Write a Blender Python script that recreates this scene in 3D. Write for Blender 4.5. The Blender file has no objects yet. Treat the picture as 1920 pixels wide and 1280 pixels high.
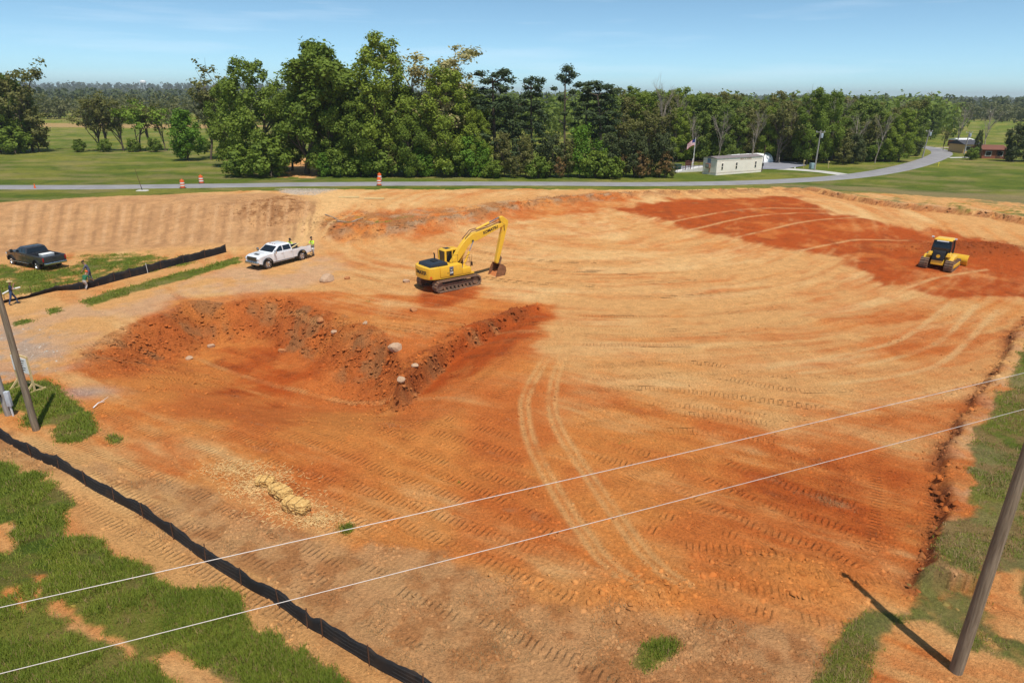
import bpy, bmesh, math, random
import numpy as np
from mathutils import Vector, Matrix
random.seed(7)
rng = np.random.default_rng(7)
R = math.radians
scene = bpy.context.scene
COL = scene.collection

# ------------------------------------------------------------------ camera
CAM_H, PITCH, ROLL, FPX = 15.0, 20.35, 0.5, 1240.0
cam_d = bpy.data.cameras.new('camera')
cam = bpy.data.objects.new('camera', cam_d)
COL.objects.link(cam)
cam_d.sensor_width = 36.0
cam_d.lens = FPX / 1920 * 36.0
cam_d.clip_start, cam_d.clip_end = 0.1, 30000
cam_M = Matrix.Translation((0, 0, CAM_H)) @ Matrix.Rotation(R(90 - PITCH), 4, 'X') @ Matrix.Rotation(R(ROLL), 4, 'Z')
cam.matrix_world = cam_M
scene.camera = cam

# ------------------------------------------------------------------ light
SUN_EL, SUN_AZ = 67.0, 158.0          # azimuth measured from +Y (view direction) towards +X
world = bpy.data.worlds.new('World'); scene.world = world; world.use_nodes = True
wn = world.node_tree.nodes; wl = world.node_tree.links
bgn = wn['Background']
sky = wn.new('ShaderNodeTexSky'); sky.sky_type = 'NISHITA'; sky.sun_disc = False
sky.sun_elevation = R(SUN_EL); sky.sun_rotation = R(SUN_AZ)
sky.altitude = 100; sky.air_density = 0.4; sky.dust_density = 0.3; sky.ozone_density = 3.0
# thin high cirrus, laid on the sky by direction
tc = wn.new('ShaderNodeTexCoord'); mp = wn.new('ShaderNodeMapping')
mp.inputs['Scale'].default_value = (1.6, 2.2, 22.0); mp.inputs['Rotation'].default_value = (0.05, 0.06, 0.3)
nz = wn.new('ShaderNodeTexNoise'); nz.inputs['Scale'].default_value = 1.7; nz.inputs['Detail'].default_value = 7; nz.inputs['Roughness'].default_value = 0.55
rp = wn.new('ShaderNodeMapRange'); rp.inputs['From Min'].default_value = 0.52; rp.inputs['From Max'].default_value = 0.85
rp.inputs['To Min'].default_value = 0.0; rp.inputs['To Max'].default_value = 0.3
mxs = wn.new('ShaderNodeMix'); mxs.data_type = 'RGBA'; mxs.inputs[7].default_value = (7.0, 7.4, 7.9, 1)
wl.new(tc.outputs['Generated'], mp.inputs['Vector']); wl.new(mp.outputs['Vector'], nz.inputs['Vector'])
wl.new(nz.outputs['Fac'], rp.inputs['Value']); wl.new(rp.outputs['Result'], mxs.inputs[0])
tint = wn.new('ShaderNodeMix'); tint.data_type = 'RGBA'; tint.blend_type = 'MULTIPLY'; tint.inputs['Factor'].default_value = 1.0
tint.inputs[7].default_value = (0.98, 1.13, 0.95, 1)
wl.new(sky.outputs['Color'], tint.inputs[6]); wl.new(tint.outputs[2], mxs.inputs[6]); wl.new(mxs.outputs[2], bgn.inputs['Color'])
bgn.inputs['Strength'].default_value = 0.15
sun_d = bpy.data.lights.new('sun', 'SUN'); sun_d.energy = 3.9; sun_d.angle = R(0.6); sun_d.color = (1.0, 0.95, 0.87)
sun = bpy.data.objects.new('sun', sun_d); COL.objects.link(sun)
_sd = Vector((math.sin(R(SUN_AZ)) * math.cos(R(SUN_EL)), math.cos(R(SUN_AZ)) * math.cos(R(SUN_EL)), math.sin(R(SUN_EL))))
sun.rotation_euler = _sd.to_track_quat('Z', 'Y').to_euler()
vs = scene.view_settings
vs.view_transform = 'Standard'; vs.look = 'None'; vs.exposure = 0.24; vs.gamma = 1.0; vs.use_curve_mapping = False
scene.render.engine = 'CYCLES'

# ------------------------------------------------------------------ helpers
def ray(px, py):
    d = Vector(((px - 960) / FPX, -(py - 640) / FPX, -1.0))
    return (cam_M.to_3x3() @ d).normalized()

def project(p):
    q = cam_M.inverted() @ Vector(p)
    return (960 + FPX * q.x / -q.z, 640 - FPX * q.y / -q.z)

def sstep(a, b, t):
    t = np.clip((t - a) / (b - a), 0, 1)
    return t * t * (3 - 2 * t)

_tab = {}
def vnoise(x, y, seed=0):
    if seed not in _tab:
        _tab[seed] = np.random.default_rng(1000 + seed).random((256, 256)).astype(np.float32)
    T = _tab[seed]
    xi = np.floor(x).astype(np.int64); yi = np.floor(y).astype(np.int64)
    fx = (x - xi); fy = (y - yi)
    fx = fx * fx * (3 - 2 * fx); fy = fy * fy * (3 - 2 * fy)
    x0 = xi & 255; x1 = (xi + 1) & 255; y0 = yi & 255; y1 = (yi + 1) & 255
    return (T[x0, y0] * (1 - fx) + T[x1, y0] * fx) * (1 - fy) + (T[x0, y1] * (1 - fx) + T[x1, y1] * fx) * fy

def fbm(x, y, oct=4, seed=0, gain=0.5):
    s = 0.0; a = 1.0; t = 0.0
    for i in range(oct):
        s = s + a * vnoise(x * 2 ** i + 17.3 * i, y * 2 ** i - 9.1 * i, seed + i)
        t += a; a *= gain
    return s / t          # 0..1

# ------------------------------------------------------------------ base terrain (large forms)
def zbase(x, y):
    x = np.asarray(x, float); y = np.asarray(y, float)
    left = 2.5 * sstep(64, 86, y)
    right = 2.5 * sstep(48, 92, y)
    k = sstep(-16, -4, x)
    z = left * (1 - k) + right * k
    # distant country rises a little into wooded hills
    z = z + 26 * sstep(900, 3200, y) * sstep(0.1, -0.25, x / np.maximum(y, 1)) + 6 * sstep(900, 3000, y)
    return z

def G(px, py, dz=0.0):
    """photo pixel -> point on the base terrain (dz above it)"""
    d = ray(px, py); t = 1.0
    o = Vector((0, 0, CAM_H)); lo = 0.0
    step = 0.5
    while t < 9000:
        p = o + d * t
        if p.z < float(zbase(p.x, p.y)) + dz:
            hi = t
            for _ in range(30):
                m = (lo + hi) / 2; q = o + d * m
                if q.z < float(zbase(q.x, q.y)) + dz: hi = m
                else: lo = m
            return o + d * hi
        lo = t; t += step; step *= 1.02
    return o + d * t

def at_y(px, py, Y):
    d = ray(px, py); return Vector((0, 0, CAM_H)) + d * (Y / d.y)
# ------------------------------------------------------------------ object helpers
def tag(o, label=None, cat=None, group=None, kind=None):
    if label: o['label'] = label
    if cat: o['category'] = cat
    if group: o['group'] = group
    if kind: o['kind'] = kind
    return o

def link(name, me, mat=None, parent=None, smooth=False):
    o = bpy.data.objects.new(name, me); COL.objects.link(o)
    if mat is not None and not me.materials: me.materials.append(mat)
    if parent is not None: o.parent = parent
    if smooth:
        me.polygons.foreach_set('use_smooth', np.ones(len(me.polygons), bool))
    return o

def np_mesh(name, V, F):
    """V (n,3) array, F (m,k) array of equal-size faces"""
    V = np.asarray(V, np.float32); F = np.asarray(F, np.int32)
    me = bpy.data.meshes.new(name)
    me.vertices.add(len(V)); me.vertices.foreach_set('co', V.ravel())
    k = F.shape[1]
    me.loops.add(F.size); me.loops.foreach_set('vertex_index', F.ravel())
    me.polygons.add(len(F))
    me.polygons.foreach_set('loop_start', np.arange(0, F.size, k, dtype=np.int32))
    me.polygons.foreach_set('loop_total', np.full(len(F), k, np.int32))
    me.update(calc_edges=True)
    return me

class NT:
    """small node-tree helper"""
    def __init__(s, name, rough=0.8, spec=0.3):
        s.m = bpy.data.materials.new(name); s.m.use_nodes = True
        s.t = s.m.node_tree; s.b = s.t.nodes['Principled BSDF']
        s.b.inputs['Roughness'].default_value = rough
        s.b.inputs['Specular IOR Level'].default_value = spec
    def n(s, typ, **kw):
        nd = s.t.nodes.new('ShaderNode' + typ)
        for k, v in kw.items():
            if k in nd.inputs: nd.inputs[k].default_value = v
            else: setattr(nd, k, v)
        return nd
    def l(s, a, b): s.t.links.new(a, b)
    def math(s, op, a, b=None):
        nd = s.n('Math', operation=op)
        for i, v in enumerate((a, b)):
            if v is None: continue
            if isinstance(v, (int, float)): nd.inputs[i].default_value = v
            else: s.l(v, nd.inputs[i])
        return nd.outputs[0]
    def noise(s, scale, detail=3, rough=0.5, vec=None):
        nd = s.n('TexNoise'); nd.inputs['Scale'].default_value = scale
        nd.inputs['Detail'].default_value = detail; nd.inputs['Roughness'].default_value = rough
        if vec is not None: s.l(vec, nd.inputs['Vector'])
        return nd.outputs['Fac']
    def rng(s, val, a, b, c, d):
        nd = s.n('MapRange'); s.l(val, nd.inputs['Value'])
        for k, v in zip(('From Min', 'From Max', 'To Min', 'To Max'), (a, b, c, d)): nd.inputs[k].default_value = v
        return nd.outputs['Result']
    def mix(s, fac, a, b, blend='MIX'):
        nd = s.n('Mix', data_type='RGBA', blend_type=blend)
        for nm, v in (('Factor', fac), ('A', a), ('B', b)):
            sock = nd.inputs[nm] if nm == 'Factor' else [i for i in nd.inputs if i.name == nm and i.type == 'RGBA'][0]
            if isinstance(v, (int, float)): sock.default_value = v
            elif isinstance(v, tuple): sock.default_value = (*v[:3], 1)
            else: s.l(v, sock)
        return [o for o in nd.outputs if o.type == 'RGBA'][0]
    def bump(s, h, strength=0.5, dist=0.02):
        nd = s.n('Bump'); nd.inputs['Strength'].default_value = strength; nd.inputs['Distance'].default_value = dist
        s.l(h, nd.inputs['Height']); s.l(nd.outputs['Normal'], s.b.inputs['Normal'])

_mc = {}
def flat(name, col, rough=0.6, metal=0.0, var=0.12, spec=0.4, scale=6.0, dirt=None, coat=0.0):
    """plain painted / plastic / wooden surface with a little uneven colour and wear"""
    if name in _mc: return _mc[name]
    t = NT(name, rough, spec)
    tcn = t.n('TexCoord').outputs['Object']
    nf = t.noise(scale, 4, 0.6, tcn)
    c = t.mix(t.rng(nf, 0.3, 0.7, 0, 1), tuple(v * (1 - var) for v in col), tuple(min(1, v * (1 + var)) for v in col))
    if dirt:
        n2 = t.noise(scale * 0.35, 5, 0.65, tcn)
        c = t.mix(t.rng(n2, 0.5, 0.75, 0, dirt[3]), c, dirt[:3])
    t.l(c, t.b.inputs['Base Color'])
    rr = t.rng(nf, 0.2, 0.8, max(0.03, rough - 0.08), min(1, rough + 0.08)); t.l(rr, t.b.inputs['Roughness'])
    t.b.inputs['Metallic'].default_value = metal
    if coat: t.b.inputs['Coat Weight'].default_value = coat; t.b.inputs['Coat Roughness'].default_value = 0.06
    _mc[name] = t.m
    return t.m

# ------------------------------------------------------------------ 2-D fields
def poly_w(pts, dz=0.0):
    return np.array([G(*p, dz)[:2] for p in pts])

def inside(P, x, y):
    c = np.zeros(x.shape, bool); n = len(P); j = n - 1
    for i in range(n):
        xi, yi = P[i]; xj, yj = P[j]
        k = (yi > y) != (yj > y)
        with np.errstate(divide='ignore', invalid='ignore'):
            k &= x < (xj - xi) * (y - yi) / (yj - yi + 1e-12) + xi
        c ^= k; j = i
    return c

def seg_dist(P, x, y, closed=False):
    """distance to a polyline, distance along it and signed side offset"""
    best = np.full(x.shape, 1e9); al = np.zeros(x.shape); sd = np.zeros(x.shape)
    n = len(P); acc = 0.0
    for i in range(n if closed else n - 1):
        a = P[i]; b = P[(i + 1) % n]; d = b - a; L = math.hypot(*d)
        if L < 1e-6: continue
        t = np.clip(((x - a[0]) * d[0] + (y - a[1]) * d[1]) / L ** 2, 0, 1)
        dx = x - a[0] - t * d[0]; dy = y - a[1] - t * d[1]
        q = np.hypot(dx, dy); k = q < best
        best = np.where(k, q, best); al = np.where(k, acc + t * L, al)
        sd = np.where(k, (dx * d[1] - dy * d[0]) / L, sd)
        acc += L
    return best, al, sd

def smooth_line(P, n=8):
    P = np.asarray(P, float); out = []
    for i in range(len(P) - 1):
        p0 = P[max(i - 1, 0)]; p1 = P[i]; p2 = P[i + 1]; p3 = P[min(i + 2, len(P) - 1)]
        for k in range(n):
            t = k / n
            out.append(0.5 * (2 * p1 + (p2 - p0) * t + (2 * p0 - 5 * p1 + 4 * p2 - p3) * t * t + (3 * p1 - p0 - 3 * p2 + p3) * t ** 3))
    out.append(P[-1]); return np.array(out)

# ------------------------------------------------------------------ the ground sheet
def rows():
    ys = list(np.linspace(-60, 4, 40)); y = 4.0
    while y < 9000:
        g = 0.0046 if y < 105 else (0.014 if y < 300 else 0.06)
        y += max(0.05, y * g); ys.append(y)
    return np.array(ys)
YS = rows(); NC = 840
US = np.linspace(-1, 1, NC)
HW = np.maximum(42, 16 + 1.02 * YS)
GX = (HW[:, None] * US[None, :]); GY = np.repeat(YS[:, None], NC, 1)
shape = GX.shape
X = GX.ravel(); Y = GY.ravel()
Z = zbase(X, Y)
NEAR = (Y < 140)
wx = (fbm(X * 0.45, Y * 0.45, 4, 3) - 0.5); wy = (fbm(X * 0.45, Y * 0.45, 4, 9) - 0.5)      # edge wobble
fine = fbm(X * 2.1, Y * 2.1, 3, 21) - 0.5

def field(pts, soft=1.0, wob=1.0, world=False):
    """1 inside the polygon, 0 outside, edge of width soft (m) wobbling by wob (m)"""
    P = np.asarray(pts, float) if world else poly_w(pts)
    out = np.zeros(X.shape)
    m = soft + wob + 1
    sel = np.where((X > P[:, 0].min() - m) & (X < P[:, 0].max() + m) & (Y > P[:, 1].min() - m) & (Y < P[:, 1].max() + m))[0]
    if len(sel) == 0: return out
    x = X[sel] + 2 * wob * wx[sel]; y = Y[sel] + 2 * wob * wy[sel]
    d, _, _ = seg_dist(P, x, y, True)
    s = np.where(inside(P, x, y), d, -d)
    out[sel] = sstep(-soft / 2, soft / 2, s)
    return out

# --- pond pit: steep rims at the back, gentle floor towards the camera
PIT = [(120, 690), (190, 630), (290, 592), (350, 562), (450, 562), (545, 553), (572, 572), (640, 590), (700, 615), (742, 655), (762, 700), (754, 728),
       (785, 690), (835, 652), (868, 633), (930, 606), (1010, 580), (1030, 590)]
PIT2 = [(1030, 590), (1000, 628), (960, 668), (905, 735), (860, 800), (600, 830), (330, 800), (200, 750), (120, 690)]
Pw = poly_w(PIT); P2w = poly_w(PIT2)
allp = np.vstack([Pw, P2w[1:-1]])
ins = inside(allp, X + 0.9 * wx, Y + 0.9 * wy)
idx = np.where(ins)[0]
dr, ar, _ = seg_dist(Pw, X[idx] + 0.9 * wx[idx], Y[idx] + 0.9 * wy[idx]); dg, _, _ = seg_dist(P2w, X[idx], Y[idx])
tipw = G(754, 728)
wall = np.where(X[idx] > -7.5, 1.0, 4.6)
wall = np.clip(0.8 + (-6.5 - X[idx]) * 0.7, 0.7, 3.4)
PITZ = np.zeros(X.shape)
PITZ[idx] = -2.3 * sstep(0, 1, dr / wall) * sstep(0, 9.0, dg)
PITWALL = np.zeros(X.shape); PITWALL[idx] = (1 - sstep(0.8, 1.25, dr / wall)) * sstep(0, 3, dg)
PITIN = np.zeros(X.shape); PITIN[idx] = 1
Z = Z + PITZ

# --- cut edge along the right and back of the pad: the field stands above it
CUT = [(1490, 352), (1560, 368), (1640, 384), (1700, 392), (1780, 399), (1880, 411), (1985, 432), (2090, 500), (2010, 560), (1935, 600), (1903, 627), (1853, 717),
       (1803, 817), (1770, 882), (1766, 960), (1745, 1040), (1738, 1108)]
CUTw = poly_w(CUT)
HIGHw = np.vstack([CUTw, [[60, CUTw[-1][1] - 0.2], [160, 30], [160, 99]]])
jx = X + 1.1 * wx + 0.5 * fine; jy = Y + 1.1 * wy
hin = inside(HIGHw, jx, jy)
dcut, acut, _ = seg_dist(CUTw, jx, jy)
sgn = np.where(hin, dcut, -dcut)
cutfade = sstep(0, 4, acut)
Z = Z + np.where(NEAR, 0.55 * sstep(-0.25, 0.2, sgn) * (1 - sstep(5, 22, sgn)) * cutfade, 0)
HIGH = np.where(hin, 1.0, 0.0)
CUTBAND = np.exp(-(np.minimum(np.abs(sgn + 0.1), 9) / 0.45) ** 2) * cutfade * NEAR

# --- heaps and berms   (px, py, radius x, radius y, height)
def heap(px, py, rx, ry, h, p=2):
    global Z
    c = G(px, py)
    q = ((X - c.x + 1.2 * wx) / rx) ** 2 + ((Y - c.y + 1.2 * wy) / ry) ** 2
    b = np.exp(-q ** (p / 2)); Z = Z + h * b
    return b
ROUGH = np.full(X.shape, 0.010)
h1 = heap(515, 395, 6.5, 4.0, 0.9); h2 = heap(1830, 470, 6.0, 2.2, 0.75); h3 = heap(1600, 420, 8, 2.5, 0.35)
h4 = heap(1500, 1085, 1.9, 1.1, 0.42); h5 = heap(1200, 1120, 2.8, 0.9, 0.28); h6 = heap(680, 425, 8, 3.0, 0.45); h7 = heap(640, 640, 3.2, 2.6, 0.5); h8 = heap(1545, 600, 1.6, .6, .22)
h9 = heap(60, 900, 5, 1.6, 0.25); h10 = heap(1330, 985, 3.0, 2.0, 0.2)
RIDGE = smooth_line(poly_w([(754, 726), (783, 688), (833, 650), (866, 631), (928, 604), (1008, 579)]))
drg, _, _ = seg_dist(RIDGE, X + .3 * wx, Y + .3 * wy); RIDGEB = np.exp(-(drg / .65) ** 2) * NEAR
Z = Z + .42 * RIDGEB * (.55 + .9 * fbm(X * 1.2, Y * 1.2, 3, 34))
# debris berm along the back edge of the pad
BERM = smooth_line(poly_w([(590, 425), (700, 440), (820, 418), (960, 392), (1100, 372), (1250, 366), (1400, 362), (1500, 360)]))
db, _, _ = seg_dist(BERM, X, Y); BERMB = np.exp(-(db / 1.5) ** 2) * NEAR
Z = Z + 0.55 * BERMB * (0.5 + fbm(X * .5, Y * .5, 3, 33))

# --- colours ------------------------------------------------------------
C = lambda *v: np.array(v)
TAN = C(.64, .335, .125); PALE = C(.70, .42, .18); ORANGE = C(.54, .155, .036); BRIGHT = C(.60, .215, .052); RED = C(.42, .080, .014)
DARKRED = C(.25, .060, .016); BROWN = C(.38, .17, .066); DUST = C(.50, .27, .12); GREY = C(.42, .32, .25); PINK = C(.58, .35, .20)
GRASS = C(.13, .17, .022); GRASSY = C(.26, .245, .045); GRASSD = C(.05, .10, .014); STRAW = C(.36, .27, .12); MEADOW = C(.115, .15, .026)

# streak coordinates: arcs of machine travel on the pad, along the fence in the foreground
cx, cy = 8.0, 82.0
rr = np.hypot(X - cx, (Y - cy)); th = np.arctan2(X - cx, cy - Y)
fd = np.array([0.858, -0.513])
s1 = X * fd[0] + Y * fd[1]; t1 = -X * fd[1] + Y * fd[0]
kf = sstep(46, 30, Y + 0.35 * X)
stA = fbm(th * 3.2 + 0.12 * wx, rr * 0.75 + 1.2 * wy, 5, 40, 0.6)
stB = fbm(s1 * 0.16, t1 * 0.85 + 0.6 * wy, 5, 50, 0.6)
st = stA * (1 - kf) + stB * kf
blot = fbm(X * 0.33, Y * 0.33, 5, 60, 0.6); blot2 = fbm(X * 0.9, Y * 0.9, 4, 70, 0.6)
fA = fbm(th * 7.5, rr * 2.6 + 1.5 * wy, 4, 45, 0.65); fB = fbm(s1 * 0.4, t1 * 2.6 + wy, 4, 55, 0.65)
streak = np.clip((0.44 * st + 0.28 * blot + 0.28 * (fA * (1 - kf) + fB * kf) - 0.5) * 4.2, -1, 1)

def lerp(a, b, t): return a * (1 - t[:, None]) + b * t[:, None]
def th_(f, s, w=0.22): return sstep(0.5 - w, 0.5 + w, f + s)

base = np.tile(TAN, (len(X), 1)).astype(float)
base = lerp(base, np.tile(PALE, (len(X), 1)), sstep(0.45, 0.75, fbm(th * 4, rr * 0.5, 4, 80)))
# how orange each part of the site is
FO = np.full(X.shape, 0.33)
def up(F, pts, v, soft=5, wob=1.5):
    f = field(pts, soft, wob); return F * (1 - f) + v * f
FO = up(FO, [(-200, 700), (300, 620), (700, 700), (1000, 690), (1250, 740), (1500, 800), (1850, 740), (1960, 1300), (-300, 1300)], 0.62, 7, 2)
FO = up(FO, [(150, 660), (700, 690), (1000, 640), (1050, 760), (1300, 850), (1760, 830), (1760, 1060), (1300, 1180), (900, 1010), (560, 860), (240, 770)], 0.80, 5, 2)
FO = up(FO, [(330, 560), (560, 545), (1040, 570), (1010, 640), (800, 770), (450, 780), (150, 680)], 0.92, 1.5, 0.8)
FO = up(FO, [(560, 560), (800, 555), (900, 545), (900, 600), (820, 640), (700, 650), (600, 600)], 0.66, 3, 2)
FO = up(FO, [(600, 400), (900, 385), (1200, 365), (1180, 385), (1000, 412), (800, 440), (640, 445)], 0.70, 3, 2)
FO = up(FO, [(1560, 590), (1920, 560), (1900, 640), (1770, 860), (1500, 800), (1700, 690)], 0.60, 5, 2)
FO = up(FO, [(-200, 370), (620, 360), (600, 470), (-200, 480)], 0.10, 3, 1)
FO = up(FO, [(-200, 800), (140, 830), (360, 900), (620, 1020), (860, 1100), (1000, 1300), (500, 1300), (-200, 900)], 0.34, 3, 1.5)
orange = th_(FO, 0.40 * streak, .34)
ocol = lerp(np.tile(ORANGE, (len(X), 1)), np.tile(BRIGHT, (len(X), 1)), sstep(0.42, 0.7, fbm(X * .25 + 5, Y * .25, 4, 90)))
base = lerp(base, ocol, orange)
# red fill
FR = np.full(X.shape, 0.02) + 0.22 * (FO > 0.5)
FR = up(FR, [(1150, 392), (1260, 372), (1500, 368), (1560, 400), (1680, 425), (1800, 438), (1905, 462), (2050, 520), (2050, 560), (1850, 545), (1720, 530), (1620, 490), (1480, 470), (1300, 430)], 0.84, 4, 1.6)
FR = up(FR, [(1560, 478), (1700, 500), (1905, 500), (2050, 560), (1760, 560), (1640, 530)], 0.72, 3, 1.5)
FR = up(FR, [(870, 625), (1000, 578), (1030, 590), (1000, 628), (900, 690), (830, 720), (790, 720)], 0.80, 1.2, .6)
FR = up(FR, [(400, 600), (560, 590), (600, 640), (520, 700), (420, 680)], 0.62, 3, 1.5)
FR = up(FR, [(1330, 870), (1700, 860), (1740, 1020), (1500, 1040), (1330, 960)], 0.52, 3, 1.5)
FR = up(FR, [(780, 535), (905, 535), (890, 560), (800, 580)], 0.66, 1.5, 1)
redm = th_(FR, 0.30 * streak + 0.25 * (blot2 - .5), .3)
rcol = lerp(np.tile(RED, (len(X), 1)), np.tile(DARKRED, (len(X), 1)), sstep(0.5, 0.75, blot2) * 0.6)
rcol = lerp(rcol, np.tile(ORANGE, (len(X), 1)), sstep(0.45, 0.25, blot) * 0.8)
base = lerp(base, rcol, redm)
# dark red and brown patches on the pit wall and along the cut, raw face
wallm = np.clip(PITWALL * (0.35 + 1.3 * (blot2 - .3)), 0, 1)
base = lerp(base, np.tile(DARKRED * 1.25, (len(X), 1)), wallm * 0.7)
base = lerp(base, np.tile(BROWN * .8, (len(X), 1)), np.clip(PITWALL * sstep(.52, .7, fbm(X * .7, Y * .7, 4, 95)), 0, 1) * 0.75)
base = lerp(base, np.tile(DARKRED, (len(X), 1)), CUTBAND * sstep(0.3, 0.5, blot2) * 0.75)
base = lerp(base, np.tile(PINK, (len(X), 1)), np.exp(-((sgn - 0.9) / 0.7) ** 2) * cutfade * NEAR * 0.5 * sstep(.4, .6, blot2))
base = lerp(base, np.tile(BROWN, (len(X), 1)), np.clip(BERMB * 1.2, 0, 1) * sstep(.35, .6, blot2) * .85)
base = lerp(base, np.tile(BROWN, (len(X), 1)), np.clip(h1 * 1.3, 0, 1) * sstep(.4, .6, blot2) * .7)
base = lerp(base, np.tile(DARKRED, (len(X), 1)), np.clip(h2 * 1.3, 0, 1) * .7)
# dusty brown foreground with dead weeds
FB = up(np.zeros(X.shape), [(-200, 800), (0, 800), (140, 850), (360, 930), (640, 1030), (850, 1060), (1000, 1130), (1250, 1170), (1480, 1150), (1600, 1180), (1600, 1320), (800, 1320), (560, 1180), (330, 1040), (160, 930), (-200, 850)], 0.78, 2.5, 1.2)
FB = up(FB, [(700, 1010), (880, 1060), (1000, 1130), (1250, 1180), (1250, 1320), (820, 1320), (700, 1130)], 0.9, 2, 1)
brown = th_(FB, 0.5 * streak + .4 * (blot2 - .5))
base = lerp(base, lerp(np.tile(DUST, (len(X), 1)), np.tile(BROWN, (len(X), 1)), sstep(.4, .62, fbm(X * 1.3, Y * 1.3, 4, 97))), brown * 0.85)
# orange lumps pushed into the brown strip
base = lerp(base, np.tile(BRIGHT, (len(X), 1)), np.clip(h4 + h5, 0, 1) * 0.85)
# sandy strip on the outer side of the near fence
SAND = field([(-200, 850), (0, 845), (120, 900), (330, 1030), (520, 1140), (700, 1245), (830, 1330), (700, 1330), (560, 1235), (400, 1140), (250, 1040), (120, 940), (0, 880), (-200, 860)], 1.2, .5)
base = lerp(base, np.tile(TAN * .95, (len(X), 1)), SAND * (0.5 + .5 * blot))
base = lerp(base, np.tile(DARKRED * 1.1, (len(X), 1)), np.clip(RIDGEB * 1.2, 0, 1) * sstep(.35, .6, blot2) * .75)
# graded bank below the road: drier, browner fill
BANK = field([(-300, 378), (0, 378), (250, 366), (480, 362), (600, 372), (600, 470), (420, 462), (150, 474), (-300, 490)], 3, 1.5)
base = lerp(base, lerp(np.tile(C(.55, .295, .135), (len(X), 1)), np.tile(C(.43, .225, .105), (len(X), 1)), sstep(.35, .7, blot2)), BANK * .85)
RUB = field([(590, 425), (640, 402), (800, 394), (900, 384), (1000, 370), (1180, 362), (1180, 372), (1010, 388), (900, 408), (760, 442), (640, 450)], 2.5, 2.0)
base = lerp(base, lerp(np.tile(BROWN * .95, (len(X), 1)), np.tile(C(.44, .28, .16), (len(X), 1)), sstep(.45, .65, fbm(X * .8, Y * .8, 4, 98))), RUB * sstep(.36, .58, blot2) * .8)
MND = field([(455, 408), (490, 375), (545, 365), (575, 380), (570, 405), (530, 430), (480, 425)], 2, 1.5)
base = lerp(base, np.tile(BROWN * .85, (len(X), 1)), MND * sstep(.36, .6, blot2) * .85)
# haul road, pale and grey with gravel
HAUL = field([(-250, 640), (0, 590), (130, 570), (300, 540), (470, 495), (640, 478), (640, 520), (540, 548), (350, 558), (190, 625), (110, 690), (30, 700), (-250, 760)], 3, 1)
base = lerp(base, lerp(np.tile(TAN, (len(X), 1)), np.tile(PINK, (len(X), 1)), sstep(.4, .6, blot)), HAUL * .75)
GRAV = field([(-250, 650), (0, 615), (90, 620), (110, 660), (60, 700), (-250, 760)], 3, 1.5)
base = lerp(base, np.tile(GREY, (len(X), 1)), GRAV * sstep(.35, .6, blot2) * .8)
# stony construction exit by the road
EXIT = field([(520, 345), (600, 343), (640, 352), (585, 366), (540, 362)], 2, 1.2)
base = lerp(base, np.tile(C(.50, .45, .40), (len(X), 1)), EXIT * .85)
ENTR = field([(560, 360), (640, 356), (700, 370), (650, 400), (600, 430), (560, 470), (520, 470), (560, 430), (600, 395), (585, 372)], 3, 1.2)
base = lerp(base, np.tile(PALE * 1.04, (len(X), 1)), ENTR * .9)
DRV = field([(528, 333), (545, 306), (560, 297), (592, 297), (600, 312), (596, 333)], 2, 1.5)
for q in [(165, 735, 1.5, .8)]:
    c = G(q[0], q[1]); b = np.exp(-(((X - c.x) / q[2]) ** 2 + ((Y - c.y) / q[3]) ** 2))
    base = lerp(base, np.tile(C(.36, .28, .25), (len(X), 1)), b * .7 * (.4 + blot2))

# --- grass ---------------------------------------------------------------
GR = np.zeros(X.shape)
GR = np.maximum(GR, 0.84 * HIGH * NEAR * sstep(0.3, 1.3, sgn))
GR = np.where((Y >= 138), 0.92, GR)
roadline = smooth_line(np.array([[-400, 72.0], [-260, 83.0], [-140, 89.5], [-71.2, 93.4], [-50.3, 95.8], [-25.6, 100.3], [0, 102.6], [22, 103.6], [40.6, 107.9], [58.9, 117.5], [77.7, 134.8], [97.8, 158.6], [109.2, 175.5], [115.5, 193.2], [113, 215], [103, 240], [92, 262]]), 10)
drd, ard, srd = seg_dist(roadline, X, Y)
beyond = np.where((srd < 0) & (Y > 85), 1.0, 0)           # far side of the road
GR = np.maximum(GR, beyond * 0.86)
near_verge = ((srd > 0) & (drd < 6.2 + 3 * wx)) * 1.0
GR = np.maximum(GR, near_verge * 0.78)
def gp(pts, v, soft=1.5, wob=1.0):
    global GR
    f = field(pts, soft, wob); GR = GR * (1 - f) + v * f
gp([(-250, 380), (-250, 350), (520, 350), (440, 358), (300, 366), (130, 372), (0, 380)], .85, 1.5, .8)
gp([(1430, 348), (1600, 340), (2000, 300), (2600, 330), (2400, 420), (1900, 405), (1700, 385), (1540, 358)], .82, 2, 1)
gp([(1560, 366), (1700, 372), (1900, 385), (2100, 420), (1880, 410), (1700, 392)], .42, 2, 1)
gp([(-300, 500), (0, 497), (60, 505), (130, 500), (150, 476), (230, 472), (330, 478), (425, 470), (330, 500), (170, 530), (60, 548), (-300, 600)], .62, 3, 1.5)
gp([(145, 568), (210, 545), (300, 522), (400, 495), (450, 480), (455, 492), (350, 523), (240, 553), (165, 576)], .80, .8, .4)
gp([(90, 580), (118, 576), (118, 583), (95, 590)], .9, .5, .3); gp([(20, 605), (60, 596), (60, 604), (25, 612)], .8, .5, .3)
gp([(-100, 800), (-60, 735), (30, 715), (85, 712), (135, 755), (175, 775), (188, 808), (160, 828), (110, 828), (90, 800), (45, 800), (40, 770), (0, 775)], .82, .6, .35)
gp([(208, 815), (232, 818), (230, 832), (212, 830)], .8, .4, .2)
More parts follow.
